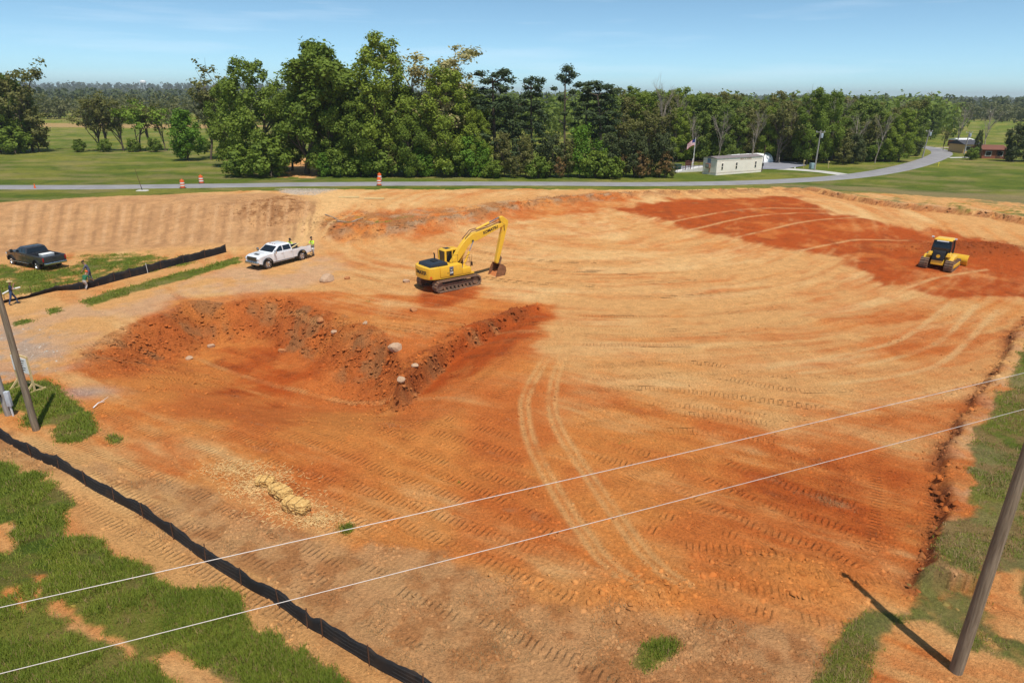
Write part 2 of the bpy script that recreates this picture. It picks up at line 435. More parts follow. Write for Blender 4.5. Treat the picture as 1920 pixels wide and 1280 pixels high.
gp([(-300, 850), (0, 868), (70, 900), (110, 930), (130, 985), (230, 1045), (330, 1085), (420, 1110), (470, 1165), (570, 1215), (640, 1290), (700, 1400), (-300, 1400)], .88, 1.0, .7)
for q in [[(-40, 980), (22, 980), (45, 1015), (20, 1035), (-40, 1040)], [(0, 1090), (50, 1110), (60, 1140), (0, 1120)], [(55, 1075), (80, 1085), (75, 1120), (60, 1110)],
          [(90, 1122), (170, 1158), (245, 1218), (238, 1236), (160, 1182), (90, 1136)], [(270, 1235), (330, 1215), (400, 1240), (450, 1280), (360, 1290)]]:
    gp(q, .15, .7, .5)
gp([(1195, 1215), (1260, 1195), (1290, 1215), (1260, 1240), (1200, 1240)], .72, 1, .5)
gp([(1500, 1300), (1580, 1200), (1640, 1150), (1710, 1150), (1730, 1110), (1760, 1000), (2000, 900), (2000, 1300), (1850, 1230), (1750, 1180), (1690, 1190), (1660, 1230), (1640, 1300)], .74, 1, .7)
gp([(1690, 1290), (1720, 1215), (1790, 1220), (1830, 1260), (1830, 1300)], .1, .8, .5)
gp([(1845, 1100), (1930, 1100), (1930, 1200), (1860, 1180)], .25, .8, .5)
gp([(620, 985), (660, 985), (650, 1000), (620, 998)], .6, .6, .4); gp([(600, 425), (720, 408), (800, 400), (740, 420), (640, 440)], .40, 1, 1)
gp([(470, 1110), (640, 1080), (820, 1090), (1000, 1170), (860, 1160), (640, 1130)], .22, 2, 1)
GR = np.where((srd > 0) & (Y > 95) & (X > 44) & (HIGH < .5), .84, GR)
GR = GR * (1 - .85 * DRV)
gn = .6 * fbm(X * 0.55, Y * 0.55, 5, 120, 0.62) + .4 * fbm(X * 2.2, Y * 2.2, 3, 125, 0.6)
far = sstep(60, 110, Y)
grass = th_(GR, (gn - .5) * 1.5 * (1 - .5 * far), 0.16)
gcol = lerp(np.tile(GRASS, (len(X), 1)), np.tile(GRASSY, (len(X), 1)), sstep(.38, .68, fbm(X * .12, Y * .2, 4, 130)) * .8)
gcol = lerp(gcol, np.tile(GRASSD, (len(X), 1)), sstep(.52, .75, fbm(X * .35, Y * .5, 4, 140)) * .5)
gcol = lerp(gcol, np.tile(STRAW, (len(X), 1)), sstep(.5, .72, fbm(X * .16 + 9, Y * .3, 5, 150)) * (.45 + .2 * HIGH))
dryish = field([(1430, 345), (1560, 362), (1900, 395), (2300, 420), (2300, 380), (1700, 360), (1560, 348)], 4, 2)
gcol = lerp(gcol, np.tile(C(.33, .24, .13), (len(X), 1)), dryish * .6)
tanfield = field([[-260, 262], [-120, 262], [-95, 292], [-260, 300]], 6, 2, True)
gcol = lerp(gcol, np.tile(C(.42, .27, .12), (len(X), 1)), tanfield * .9)
gcol = lerp(gcol, np.tile(C(.34, .20, .085), (len(X), 1)), sstep(.46, .62, fbm(X * 1.2, Y * 1.2, 4, 155, .6)) * sstep(75, 45, Y) * (.35 + .35 * HIGH))
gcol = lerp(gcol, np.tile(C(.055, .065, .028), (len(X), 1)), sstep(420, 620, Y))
base = lerp(base, gcol, grass)
# --- ruts, tread tracks ----------------------------------------------------
TS = np.zeros(X.shape); TM = np.zeros(X.shape)
def track(pts, w=0.55, px=True, strength=1.0, col=None, cw=0.5, depth=0.0):
    global base, Z
    P = smooth_line(poly_w(pts) if px else np.asarray(pts, float), 6)
    m = w + 1
    sel = np.where((X > P[:, 0].min() - m) & (X < P[:, 0].max() + m) & (Y > P[:, 1].min() - m) & (Y < P[:, 1].max() + m))[0]
    if not len(sel): return
    d, a, s = seg_dist(P, X[sel] + .12 * wx[sel], Y[sel] + .12 * wy[sel])
    mask = sstep(w / 2 + 0.05, w / 2 - 0.16, d) * (0.35 + 0.65 * sstep(.3, .5, fbm(X[sel] * .6, Y[sel] * .6, 3, 160)))
    k = d < w / 2 + .10; cell = np.maximum(.12, Y[sel] * .006)
    TM[sel] = TM[sel] * sstep(w / 2 + .10 + cell, w / 2 + .25 + 2 * cell, d)
    TS[sel] = np.where(k, a, TS[sel]); TM[sel] = np.where(k, mask * strength * sstep(80, 50, Y[sel]), TM[sel])
    if col is not None: base[sel] = lerp(base[sel], np.tile(col, (len(sel), 1)), mask * cw)
    if depth: Z[sel] -= depth * mask
def off(P, o):
    P = np.asarray(P, float); T = np.gradient(P, axis=0); T /= np.linalg.norm(T, axis=1)[:, None] + 1e-9
    return P + np.stack([T[:, 1], -T[:, 0]], 1) * o
def passes(pts, gauge=1.9, w=0.56, **k):
    P = poly_w(pts); track(off(P, gauge / 2), w, False, **k); track(off(P, -gauge / 2), w, False, **k)
fx = np.array([.858, -.513]); fn = np.array([.513, .858])
for i in range(80):                                    # dozer passes run beside the near fence
    o = G(*[(150, 780), (300, 800), (480, 800), (420, 880), (640, 860), (700, 950), (850, 900), (560, 760), (760, 800), (930, 830)][i % 10])
    p0 = np.array([o.x, o.y]) + fn * rng.uniform(-2.5, 2.5) + fx * rng.uniform(-3, 3); L = rng.uniform(6, 15); b = rng.uniform(-1.2, 1.2)
    track([p0, p0 + fx * L * .5 + fn * b * .4, p0 + fx * L + fn * b], .58, False)
for i in range(40):                                    # beside the fence itself
    o = G(*[(200, 870), (380, 960), (560, 1050), (720, 1130), (860, 1200), (130, 910), (300, 1000)][i % 7])
    p0 = np.array([o.x, o.y]) + fn * rng.uniform(-.9, 1.2); L = rng.uniform(3, 8)
    track([p0, p0 + fx * L * .5, p0 + fx * L], .55, False)
for pts in [[(1130, 960), (1250, 900), (1420, 870), (1600, 860)], [(1150, 1050), (1300, 950), (1480, 900), (1640, 880)], [(1210, 1110), (1380, 1000), (1560, 930), (1700, 900)],
            [(1290, 900), (1400, 960), (1560, 1010), (1700, 1080)], [(1340, 880), (1460, 930), (1600, 970), (1730, 1040)], [(1280, 1060), (1400, 1075), (1520, 1090)],
            [(1480, 1120), (1580, 1130), (1700, 1125)], [(1020, 760), (1200, 740), (1400, 760), (1600, 790)], [(1060, 820), (1250, 790), (1450, 810)], [(1100, 700), (1300, 690), (1500, 720), (1700, 700)],
            [(1500, 800), (1640, 780), (1760, 720)], [(1560, 860), (1680, 810), (1780, 760)], [(870, 700), (940, 660), (1000, 620)], [(900, 740), (960, 690), (1020, 640)],
            [(240, 690), (330, 665), (420, 660)], [(150, 660), (240, 640), (330, 640)], [(1720, 900), (1725, 980), (1715, 1060)], [(1690, 900), (1695, 980), (1690, 1050)]]:
    passes(pts)
for i in range(46):
    r0 = rng.uniform(14, 52); a0 = rng.uniform(-.9, .75); da = rng.uniform(.12, .45)
    track([(cx + (r0 + rng.uniform(-.4, .4)) * math.sin(a0 + da * q), cy - r0 * math.cos(a0 + da * q)) for q in (0, .5, 1)], .55, False, strength=rng.uniform(.5, 1), col=(TAN if rng.random() < .55 else ORANGE), cw=rng.uniform(.1, .45))
for k in range(34):                                    # combed bank up to the road
    x0 = 20 + k * 17 + rng.uniform(-5, 5)
    track([(x0, 462 - .02 * x0), (x0 + 6, 425), (x0 + 14, 383)], .5, strength=.8, col=(C(.36, .185, .085) if k % 2 else C(.62, .36, .18)), cw=.62)
for k in range(10):
    y0 = 560 + k * 9; track([(40 + 40 * k, 575 - 9 * k), (110 + 40 * k, 560 - 9 * k)], .5)
for a, b in (([(1052, 600), (1030, 660), (990, 730), (985, 780), (1005, 850), (1060, 950), (1130, 1045), (1230, 1130), (1262, 1165)], .62),
             ([(1075, 600), (1060, 660), (1038, 720), (1040, 780), (1075, 850), (1130, 930), (1200, 1030), (1290, 1110)], .62)):
    P = smooth_line(poly_w(a), 6)
    track(off(P, .19), .36, False, strength=.0, col=TAN * .98, cw=.8, depth=.04); track(off(P, -.19), .36, False, strength=0, col=TAN * .98, cw=.8, depth=.04)
for a in ([(590, 362), (650, 382), (625, 410), (585, 435), (540, 462)], [(610, 360), (672, 380), (648, 412), (610, 440), (570, 470)], [(575, 366), (620, 386), (600, 408), (560, 432)], [(1500, 700), (1640, 680), (1760, 640), (1830, 570)], [(1440, 690), (1600, 660), (1700, 630), (1790, 560)], [(1560, 720), (1680, 705), (1780, 670), (1870, 580)],
          [(1240, 420), (1400, 392), (1560, 392)], [(1290, 432), (1440, 402), (1600, 400)], [(1380, 445), (1500, 420), (1620, 410)], [(1500, 470), (1600, 450), (1700, 452)], [(1700, 540), (1760, 520), (1850, 505)]):
    track(a, .5, strength=.25, col=PALE * .95, cw=.6, depth=.02); 
# --- small relief
rg = ROUGH + .05 * RUB + .06 * MND + .06 * RIDGEB + .06 * np.clip(PITWALL, 0, 1) + .05 * np.clip(BERMB + h1 + h6, 0, 1) + .10 * np.clip(CUTBAND, 0, 1) + .045 * np.clip(h2, 0, 1) + .10 * np.clip(h4 + h5, 0, 1) + .06 * np.clip(h7, 0, 1)
rg = rg + .018 * orange * sstep(45, 25, Y) + .02 * brown + .012 * redm
near1 = sstep(120, 60, Y)
lump = np.abs(fbm(X * 1.5, Y * 1.5, 4, 170, .6) - .5) * 2
Z = Z + near1 * (rg * 3.2 * (fbm(X * .9, Y * .9, 5, 180, .62) - .5) - rg * 1.2 * lump)
Z = Z + near1 * np.clip(PITWALL + CUTBAND * .6 + h1 * .6 + h7 * .5 + BERMB * .6, 0, 1) * (.22 * (fbm(X * 2.6, Y * 2.6, 3, 200, .6) - .5))
Z = Z + near1 * .10 * (fbm(X * .12, Y * .12, 3, 190) - .5) + near1 * grass * .05 * (blot2)
Z = Z - .02 * grass * 0
verts = np.stack([X, Y, Z], 1)
nr, nc = shape
ii = (np.arange(nr - 1)[:, None] * nc + np.arange(nc - 1)[None, :]).ravel()
faces = np.stack([ii, ii + 1, ii + nc + 1, ii + nc], 1)
gme = np_mesh('ground', verts, faces)
def add_attr(me, name, typ, data):
    a = me.attributes.new(name, typ, 'POINT')
    if typ == 'FLOAT_COLOR': a.data.foreach_set('color', np.concatenate([data, np.ones((len(data), 1))], 1).astype(np.float32).ravel())
    else: a.data.foreach_set('value', data.astype(np.float32))
add_attr(gme, 'soil', 'FLOAT_COLOR', np.clip(base, 0, 1))
add_attr(gme, 'tread_along', 'FLOAT', TS); add_attr(gme, 'tread', 'FLOAT', TM); add_attr(gme, 'grass', 'FLOAT', grass)

def ground_material():
    t = NT('earth_and_grass', 0.95, 0.1)
    pos = t.n('NewGeometry').outputs['Position']
    A = lambda nm: t.n('Attribute', attribute_name=nm)
    soil = A('soil').outputs['Color']; g = A('grass').outputs['Fac']; tm = A('tread').outputs['Fac']; ts = A('tread_along').outputs['Fac']
    n1 = t.noise(9.0, 5, 0.65, pos); n2 = t.noise(1.3, 5, 0.6, pos); n3 = t.noise(38.0, 3, 0.6, pos)
    v = t.math('ADD', t.rng(n1, .3, .7, -.26, .26), t.rng(n2, .3, .7, -.13, .13))
    v = t.math('ADD', v, t.math('ADD', t.rng(n3, .3, .7, -.20, .20), 1.0))
    col = t.mix(1.0, soil, t.n('CombineColor').outputs[0], 'MULTIPLY')
    cc = [n for n in t.t.nodes if n.bl_idname == 'ShaderNodeCombineColor'][0]
    for i in range(3): t.l(v, cc.inputs[i])
    # small pale stones / straw flecks
    vo = t.n('TexVoronoi', feature='F1'); vo.inputs['Scale'].default_value = 3.3; t.l(pos, vo.inputs['Vector'])
    fleck = t.math('MULTIPLY', t.rng(vo.outputs['Distance'], .05, .09, 1, 0), t.math('SUBTRACT', 1.0, g))
    fleck = t.math('MULTIPLY', fleck, t.rng(n2, .5, .6, 0, .7))
    col = t.mix(fleck, col, (.30, .15, .08))
    t.l(col, t.b.inputs['Base Color'])
    # relief: grouser bars, clods, crumbs
    sn = t.math('SINE', t.math('ADD', t.math('MULTIPLY', ts, 2 * math.pi / 0.23), t.math('MULTIPLY', n2, 3.0)))
    bars = t.math('MULTIPLY', t.math('MULTIPLY', t.rng(sn, -.6, .9, -.5, .5), tm), t.rng(n2, .35, .6, .7, 1.5))
    vc = t.n('TexVoronoi', feature='F1'); vc.inputs['Scale'].default_value = 5.0; t.l(pos, vc.inputs['Vector'])
    clod = t.rng(vc.outputs['Distance'], 0, .55, .5, 0)
    h = t.math('ADD', t.math('MULTIPLY', bars, 1.0), t.math('MULTIPLY', n1, 1.5))
    h = t.math('ADD', h, t.math('MULTIPLY', clod, t.rng(n2, .5, .7, 0, .7)))
    h = t.math('ADD', h, t.math('MULTIPLY', n3, .5))
    h = t.math('ADD', h, t.math('MULTIPLY', t.math('MULTIPLY', n3, g), 1.2))
    n4 = t.noise(24.0, 4, .7, pos); h = t.math('ADD', h, t.math('MULTIPLY', n4, .75))
    t.bump(h, 1.0, 0.075)
    return t.m
ground = link('ground', gme, ground_material(), smooth=True)
tag(ground, kind='structure')
# exact height of the finished sheet, for setting things down
def gz(x, y):
    j = int(np.clip(np.searchsorted(YS, y) - 1, 0, nr - 2)); fy = (y - YS[j]) / (YS[j + 1] - YS[j])
    r = []
    for q in (j, j + 1):
        u = (x / HW[q] + 1) / 2 * (nc - 1); i = int(np.clip(math.floor(u), 0, nc - 2)); f = u - i
        r.append(Z[q * nc + i] * (1 - f) + Z[q * nc + i + 1] * f)
    return float(r[0] * (1 - fy) + r[1] * fy)
def on(px, py):
    """photo pixel -> point on the finished ground"""
    d = ray(px, py); o = Vector((0, 0, CAM_H)); p = G(px, py)
    for _ in range(6):
        z = gz(p.x, p.y); p = o + d * ((z - CAM_H) / d.z)
    p.z = gz(p.x, p.y)
    return p
def gvec(x, y): return Vector((x, y, gz(x, y)))

# ------------------------------------------------------------------ paved surfaces
def ribbon(name, line, w, mat, dz=0.03, kind='structure', crown=0.0, wob=0.0):
    P = np.asarray(line, float); T = np.gradient(P, axis=0); T /= np.linalg.norm(T, axis=1)[:, None]
    N = np.stack([-T[:, 1], T[:, 0]], 1); V = []; F = []; k = 7
    for i in range(len(P)):
        ww = w * (1 + wob * (random.random() - .5))
        for j in range(k):
            q = P[i] + N[i] * ww * (j / (k - 1) - .5)
            V.append((q[0], q[1], gz(q[0], q[1]) + dz + crown * (1 - (2 * j / (k - 1) - 1) ** 2) - (0.12 if j in (0, k - 1) else 0)))
    for i in range(len(P) - 1):
        for j in range(k - 1):
            a = i * k + j; F.append((a, a + k, a + k + 1, a + 1))
    o = link(name, np_mesh(name, V, F), mat, smooth=True); return tag(o, kind=kind)
def asphalt(name, c):
    t = NT(name, .9, .2); pos = t.n('NewGeometry').outputs['Position']
    n = t.noise(.5, 5, .6, pos); n2 = t.noise(30, 2, .5, pos)
    cc = t.mix(t.rng(n, .3, .7, 0, 1), tuple(v * .85 for v in c), tuple(v * 1.15 for v in c)); cc = t.mix(t.rng(n2, .4, .7, 0, .3), cc, tuple(v * .6 for v in c))
    t.l(cc, t.b.inputs['Base Color']); t.bump(n2, .4, .01); return t.m
M_ROAD = asphalt('worn_asphalt', (.27, .26, .265)); M_LOT = asphalt('lot_asphalt', (.25, .25, .28)); M_CONC = asphalt('concrete', (.50, .48, .44)); M_GRAVEL = asphalt('pale_gravel', (.52, .42, .33))
def dense(line, n=6): return smooth_line(np.asarray(line, float), n)
ribbon('road', dense(roadline[::4], 4), 5.4, M_ROAD, .05, crown=.06)
def sheet(name, pts, mat, dz=.04, world=False, n=3):
    P = np.asarray(pts, float) if world else poly_w(pts)
    bm = bmesh.new(); vs_ = [bm.verts.new((p[0], p[1], 0)) for p in P]; f = bm.faces.new(vs_)
    bmesh.ops.triangulate(bm, faces=[f])
    for _ in range(n): bmesh.ops.subdivide_edges(bm, edges=bm.edges[:], cuts=1, use_grid_fill=True)
    for v in bm.verts: v.co.z = gz(v.co.x, v.co.y) + dz
    me = bpy.data.meshes.new(name); bm.to_mesh(me); bm.free()
    return tag(link(name, me, mat), kind='structure')
ribbon('driveway', dense([G(1585, 328)[:2], G(1540, 322)[:2], G(1490, 318)[:2], G(1440, 316)[:2]]), 3.6, M_CONC, .07)
sheet('parking_lot', [(1425, 318), (1470, 318), (1512, 311), (1500, 305), (1440, 301), (1425, 303)], M_LOT, .10)
sheet('trailer_yard_paving', [(1262, 320), (1330, 320), (1330, 310), (1262, 312)], M_LOT, .05)
ribbon('side_lane', dense([G(1776, 296)[:2], G(1800, 295.5)[:2], G(1830, 295)[:2]]), 2.2, M_CONC, .06)
ribbon('side_lane', dense([G(1752, 277)[:2], G(1775, 277)[:2], G(1800, 278)[:2]]), 2.5, M_GRAVEL, .06)
# ------------------------------------------------------------------ mesh builder
class MB:
    def __init__(s): s.bm = bmesh.new()
    def _new(s, vs_, fs):
        v = [s.bm.verts.new(p) for p in vs_]
        for f in fs:
            try: s.bm.faces.new([v[i] for i in f])
            except ValueError: pass
        return v
    def box(s, c, d, rot=None, taper=None):
        """centre c, full size d, optional Euler rot (deg), taper=(fx,fy) scale of the top"""
        tx, ty = taper or (1, 1); M = Matrix.Identity(3)
        if rot: M = (Matrix.Rotation(R(rot[2]), 3, 'Z') @ Matrix.Rotation(R(rot[1]), 3, 'Y') @ Matrix.Rotation(R(rot[0]), 3, 'X'))
        P = []
        for z in (-.5, .5):
            for x, y in ((-.5, -.5), (.5, -.5), (.5, .5), (-.5, .5)):
                kx, ky = (tx, ty) if z > 0 else (1, 1)
                P.append(Vector(c) + M @ Vector((x * d[0] * kx, y * d[1] * ky, z * d[2])))
        s._new(P, [(3, 2, 1, 0), (4, 5, 6, 7), (0, 1, 5, 4), (1, 2, 6, 5), (2, 3, 7, 6), (3, 0, 4, 7)]); return s
    def prism(s, prof, lo, hi, axis='y', inset=0.0):
        """polygon prof in the plane across axis, extruded from lo to hi"""
        def mk(a, b, t): return {'y': (a, t, b), 'x': (t, a, b), 'z': (a, b, t)}[axis]
        n = len(prof); P = [mk(a, b, lo) for a, b in prof] + [mk(a, b, hi) for a, b in prof]
        F = [tuple(range(n)), tuple(range(2 * n - 1, n - 1, -1))] + [(i, n + i, n + (i + 1) % n, (i + 1) % n) for i in range(n)]
        v = s._new(P, F[2:]);
        for f in F[:2]:
            ff = s.bm.faces.new([v[i] for i in f])
        return s
    def tube(s, pts, r, n=8, caps=True):
        pts = [Vector(p) for p in pts]; rs = r if isinstance(r, (list, tuple)) else [r] * len(pts)
        rings = []; up = None
        for i, p in enumerate(pts):
            t = (pts[min(i + 1, len(pts) - 1)] - pts[max(i - 1, 0)]).normalized()
            if up is None: up = t.orthogonal().normalized()
            up = (up - t * up.dot(t)).normalized(); sd = t.cross(up)
            rings.append([s.bm.verts.new(p + (up * math.cos(a) + sd * math.sin(a)) * rs[i]) for a in [2 * math.pi * k / n for k in range(n)]])
        for a, b in zip(rings, rings[1:]):
            for k in range(n): s.bm.faces.new((a[k], a[(k + 1) % n], b[(k + 1) % n], b[k]))
        if caps and n > 2:
            s.bm.faces.new(rings[0][::-1]); s.bm.faces.new(rings[-1])
        return s
    def lathe(s, prof, n=20, axis='z', c=(0, 0, 0), a0=0, a1=360):
        """profile of (radius, height)"""
        c = Vector(c); rings = []; full = abs(a1 - a0) >= 360
        m = n if full else n + 1
        for r, h in prof:
            ring = []
            for k in range(m):
                a = R(a0 + (a1 - a0) * k / n); x, y = r * math.cos(a), r * math.sin(a)
                ring.append(s.bm.verts.new(c + Vector({'z': (x, y, h), 'y': (x, h, y), 'x': (h, x, y)}[axis])))
            rings.append(ring)
        for a, b in zip(rings, rings[1:]):
            for k in range(n if full else n): s.bm.faces.new((a[k], a[(k + 1) % m], b[(k + 1) % m], b[k]))
        return s
    def loft(s, rings, caps=True):
        R_ = [[s.bm.verts.new(p) for p in ring] for ring in rings]; n = len(R_[0])
        for a, b in zip(R_, R_[1:]):
            for k in range(n): s.bm.faces.new((a[k], a[(k + 1) % n], b[(k + 1) % n], b[k]))
        if caps: s.bm.faces.new(R_[0][::-1]); s.bm.faces.new(R_[-1])
        return s
    def quad(s, p, th=0.012):
        """thin slab over four (or more) corners, thickened along the normal"""
        p = [Vector(q) for q in p]; nrm = (p[1] - p[0]).cross(p[-1] - p[0]).normalized() * th; n = len(p)
        s._new([q - nrm * .5 for q in p] + [q + nrm for q in p], [tuple(range(n - 1, -1, -1)), tuple(range(n, 2 * n))] + [(i, (i + 1) % n, n + (i + 1) % n, n + i) for i in range(n)]); return s
    def bevel(s, w, seg=2, ang=30):
        s.bm.normal_update()
        es = [e for e in s.bm.edges if len(e.link_faces) == 2 and e.calc_face_angle(0) > R(ang)]
        bmesh.ops.bevel(s.bm, geom=es, offset=w, segments=seg, profile=.6, affect='EDGES', clamp_overlap=True); return s
    def mesh(s, name):
        bmesh.ops.recalc_face_normals(s.bm, faces=s.bm.faces[:])
        me = bpy.data.meshes.new(name); s.bm.to_mesh(me); s.bm.free(); return me
    def build(s, name, mat, parent=None, smooth=False, M=None):
        if M is not None: s.bm.transform(M)
        o = link(name, s.mesh(name), mat, parent)
        if smooth:
            me = o.data; me.polygons.foreach_set('use_smooth', np.ones(len(me.polygons), bool))
            try: me.set_sharp_from_angle(angle=R(35))
            except Exception: pass
        return o

def empty(name, loc=(0, 0, 0), rz=0.0, label=None, cat=None, group=None):
    o = bpy.data.objects.new(name, None); COL.objects.link(o); o.empty_display_size = .3
    o.location = loc; o.rotation_euler = (0, 0, rz)
    return tag(o, label, cat, group)

def copy_tree(o, parent=None):
    c = o.copy(); COL.objects.link(c); c.parent = parent
    for ch in list(o.children): copy_tree(ch, c)
    return c

def text_part(name, body, size, mat, parent, M, ext=0.006, bold=0.0):
    cu = bpy.data.curves.new(name, 'FONT'); cu.body = body; cu.size = size; cu.extrude = ext; cu.offset = bold
    cu.align_x = 'CENTER'; cu.align_y = 'CENTER'; cu.resolution_u = 2
    tmp = bpy.data.objects.new(name, cu); COL.objects.link(tmp)
    dg = bpy.context.evaluated_depsgraph_get()
    me = bpy.data.meshes.new_from_object(tmp.evaluated_get(dg)); me.name = name
    bpy.data.objects.remove(tmp); me.transform(M); me.materials.clear()
    return link(name, me, mat, parent)

# shared materials
DIRT = (.45, .20, .08, .55)
M_BLACK = flat('black_plastic', (.018, .018, .02), .55)
M_RUBBER = flat('tyre_rubber', (.035, .032, .030), .85, dirt=(.35, .19, .10, .5), scale=9)
M_GLASS = flat('dark_glass', (.012, .016, .022), .06, spec=.6, var=.02)
M_CHROME = flat('bright_metal', (.62, .62, .64), .25, 1.0, var=.05)
M_STEEL = flat('galvanised_steel', (.45, .47, .50), .45, .6)
M_WHITEP = flat('white_car_paint', (.78, .79, .82), .28, var=.02, coat=.6, dirt=(.60, .42, .28, .18))
M_GREYP = flat('charcoal_car_paint', (.050, .050, .056), .3, .3, var=.05, coat=.7)
M_YEL = flat('machine_yellow', (.80, .47, .035), .42, var=.05, coat=.2, dirt=(.55, .25, .08, .25))
M_TRACK = flat('muddy_track_steel', (.20, .13, .09), .75, .2, var=.3, dirt=(.42, .19, .08, .7), scale=5)
M_MUD = flat('caked_clay', (.48, .16, .05), .95, var=.2)
M_HOSE = flat('hydraulic_hose', (.10, .035, .02), .6)
M_DARK = flat('dark_engine_cover', (.022, .030, .045), .5, var=.1)
M_WOOD = flat('fresh_lumber', (.62, .46, .22), .8, var=.15)
M_WHITE = flat('white_paint', (.78, .78, .76), .6, var=.04)
M_ORNG = flat('safety_orange', (.80, .13, .03), .5, var=.06)
M_RED = flat('red_lens', (.35, .015, .015), .2)
M_LAMP = flat('clear_lens', (.70, .72, .74), .15)

# ------------------------------------------------------------------ pickups
def arch(cx, r, z0, n=10):
    return [(cx + r * math.cos(a), z0 + r * math.sin(a)) for a in [math.pi - math.pi * k / n for k in range(n + 1)]]

def pickup(name, label, paint, white=True, crew=True):
    t = empty(name, label=label, cat='pickup truck')
    L0, L1 = -3.15, 3.0; wf, wr = 2.1, -1.94; wh = .42 if white else .38; W = 1.01; ar = wh + .13
    cab0, cab1 = (-.88, 1.32) if crew else (-.62, 1.30)
    zs = .52; belt = 1.26; hood0, hood1 = 1.30, 1.20
    # lower body (x, z) outline, wheel arches cut in, bed left open on top
    prof = [(L0 + .02, .66), (L0 + .02, belt - .02), (cab0 - .04, belt), (cab0 - .04, belt + .01), (cab1 + .1, belt + .02), (cab1 + .35, hood0), (L1 - .5, hood1 + .02), (L1 - .12, hood1 - .07), (L1 - .02, hood1 - .25), (L1 - .02, .58)]
    prof += [(wf + ar + .03, .50)] + [(x, z) for x, z in arch(wf, ar, wh + .02)][::-1] + [(wf - ar - .03, zs), (wr + ar + .03, zs)] + arch(wr, ar, wh + .02)[::-1] + [(wr - ar - .03, .58)]
    def shell(y0, y1): return MB().prism(prof, y0, y1)
    # outer skins left and right, then the solid forward block and the bed tub
    b = MB(); b.prism(prof, W - .09, W); b.prism(prof, -W, -W + .09); 
    front = [(cab0 - .04, .55), (cab0 - .04, belt), (cab1 + .1, belt + .02), (cab1 + .35, hood0 + .02), (L1 - .5, hood1 + .04), (L1 - .12, hood1 - .06), (L1 - .03, hood1 - .25), (L1 - .03, .60)]
    b.prism(front, -W + .088, W - .088)
    for v in b.bm.verts:
        if v.co.x > wf + .3: v.co.y *= 1 - .16 * ((v.co.x - wf - .3) / (L1 - wf - .3)) ** 2
    b.bevel(.035, 2, 40)
    body = b.build('body', paint, t, True)
    hood = MB().prism([(cab1 + .36, hood0 + .02), (L1 - .5, hood1 + .045), (L1 - .5, hood1 + .075), (cab1 + .5, hood0 + .055)], -.55, .55).bevel(.02).build('hood_bulge', paint, t, True)
    MB().box((-1.98, 0, .86), (2.2, 1.84, .06)).box((-2.0, .86, 1.05), (2.2, .10, .36)).box((-2.0, -.86, 1.05), (2.2, .10, .36)).build('bed_liner', M_BLACK, t)
    if white:
        tg = MB().box((L0 - .28, 0, .80), (.56, 1.78, .07)).bevel(.015).build('tailgate', paint, t, True)
    else:
        tg = MB().box((L0 + .04, 0, 1.0), (.07, 1.82, .52)).bevel(.015).build('tailgate', paint, t, True)
        MB().box((L0 - .003, 0, 1.06), (.03, .3, .08)).build('handle', M_BLACK, tg)
    # cab with sloped screens
    zt = 1.93 if white else 1.84; w0, w1 = W - .05, W - .22
    wsx = cab1 + .16; rsx = cab0 + .02; rf, rb = cab1 - .72, cab0 + .16
    def ring(z, xf, xb, w): return [(xb, -w, z), (xf, -w, z), (xf, w, z), (xb, w, z)]
    cabm = MB().loft([ring(belt - .02, wsx, rsx, w0), ring(belt + .1, wsx - .1, rsx + .01, w0 - .015), ring(zt - .08, rf + .05, rb - .03, w1 + .02), ring(zt, rf - .06, rb + .08, w1 - .08)])
    cabm.bevel(.03, 2, 25).build('cab', paint, t, True)
    # panes laid just proud of the sloping cab sides
    f = lambda k: (belt + .1 + (zt - .18 - belt) * k)
    xf = lambda z: wsx - .1 + (rf + .05 - wsx + .1) * (z - belt - .1) / (zt - .18 - belt); xb = lambda z: rsx + .01 + (rb - .03 - rsx - .01) * (z - belt - .1) / (zt - .18 - belt)
    yw = lambda z: w0 - .015 + (w1 + .02 - w0 + .015) * (z - belt - .1) / (zt - .18 - belt)
    z0, z1 = f(.02), f(.90)
    MB().quad([(xf(z0) + .012, -yw(z0) + .1, z0), (xf(z0) + .012, yw(z0) - .1, z0), (xf(z1) + .012, yw(z1) - .1, z1), (xf(z1) + .012, -yw(z1) + .1, z1)]).build('windscreen', M_GLASS, t)
    MB().quad([(xb(z0) - .012, yw(z0) - .1, z0), (xb(z0) - .012, -yw(z0) + .1, z0), (xb(z1) - .012, -yw(z1) + .1, z1), (xb(z1) - .012, yw(z1) - .1, z1)]).build('rear_window', M_GLASS, t)
    for s in (-1, 1):
        mid = .22 if crew else .05
        spans = [(mid + .05, None), (None, mid - .05)]
        for a, c in spans:
            P = []
            for z, k in ((z0, 0), (z1, 1)):
                lo = a if a is not None else xb(z) + .13; hi = c if c is not None else xf(z) - .2
                P.append(((lo, s * (yw(z) + .008), z), (hi, s * (yw(z) + .008), z)))
            q = [P[0][0], P[0][1], P[1][1], P[1][0]]
            MB().quad(q if s < 0 else q[::-1]).build('side_window', M_GLASS, t)
        for xd in (cab0 + .02, mid, cab1 - .02):
            MB().box((xd, s * (W + .001), .93), (.014, .008, .66)).build('door_seam', M_BLACK, t)
        for xh in (mid + .18, cab0 + .2): MB().box((xh, s * (W + .015), 1.13), (.17, .03, .035)).bevel(.008).build('door_handle', M_CHROME, t)
        mr = MB().box((cab1 - .02, s * (W + .19), 1.42), (.12, .22, .30)).bevel(.03).build('mirror', M_BLACK if not white else M_CHROME, t, True)
        MB().box((cab1 - .02, s * (W + .05), 1.34), (.06, .14, .05)).build('bracket', M_BLACK, mr)
        MB().box(((cab0 + cab1) / 2 + .1, s * (W - .02), .45), (2.5, .16, .05)).bevel(.015).build('running_board', M_CHROME, t)
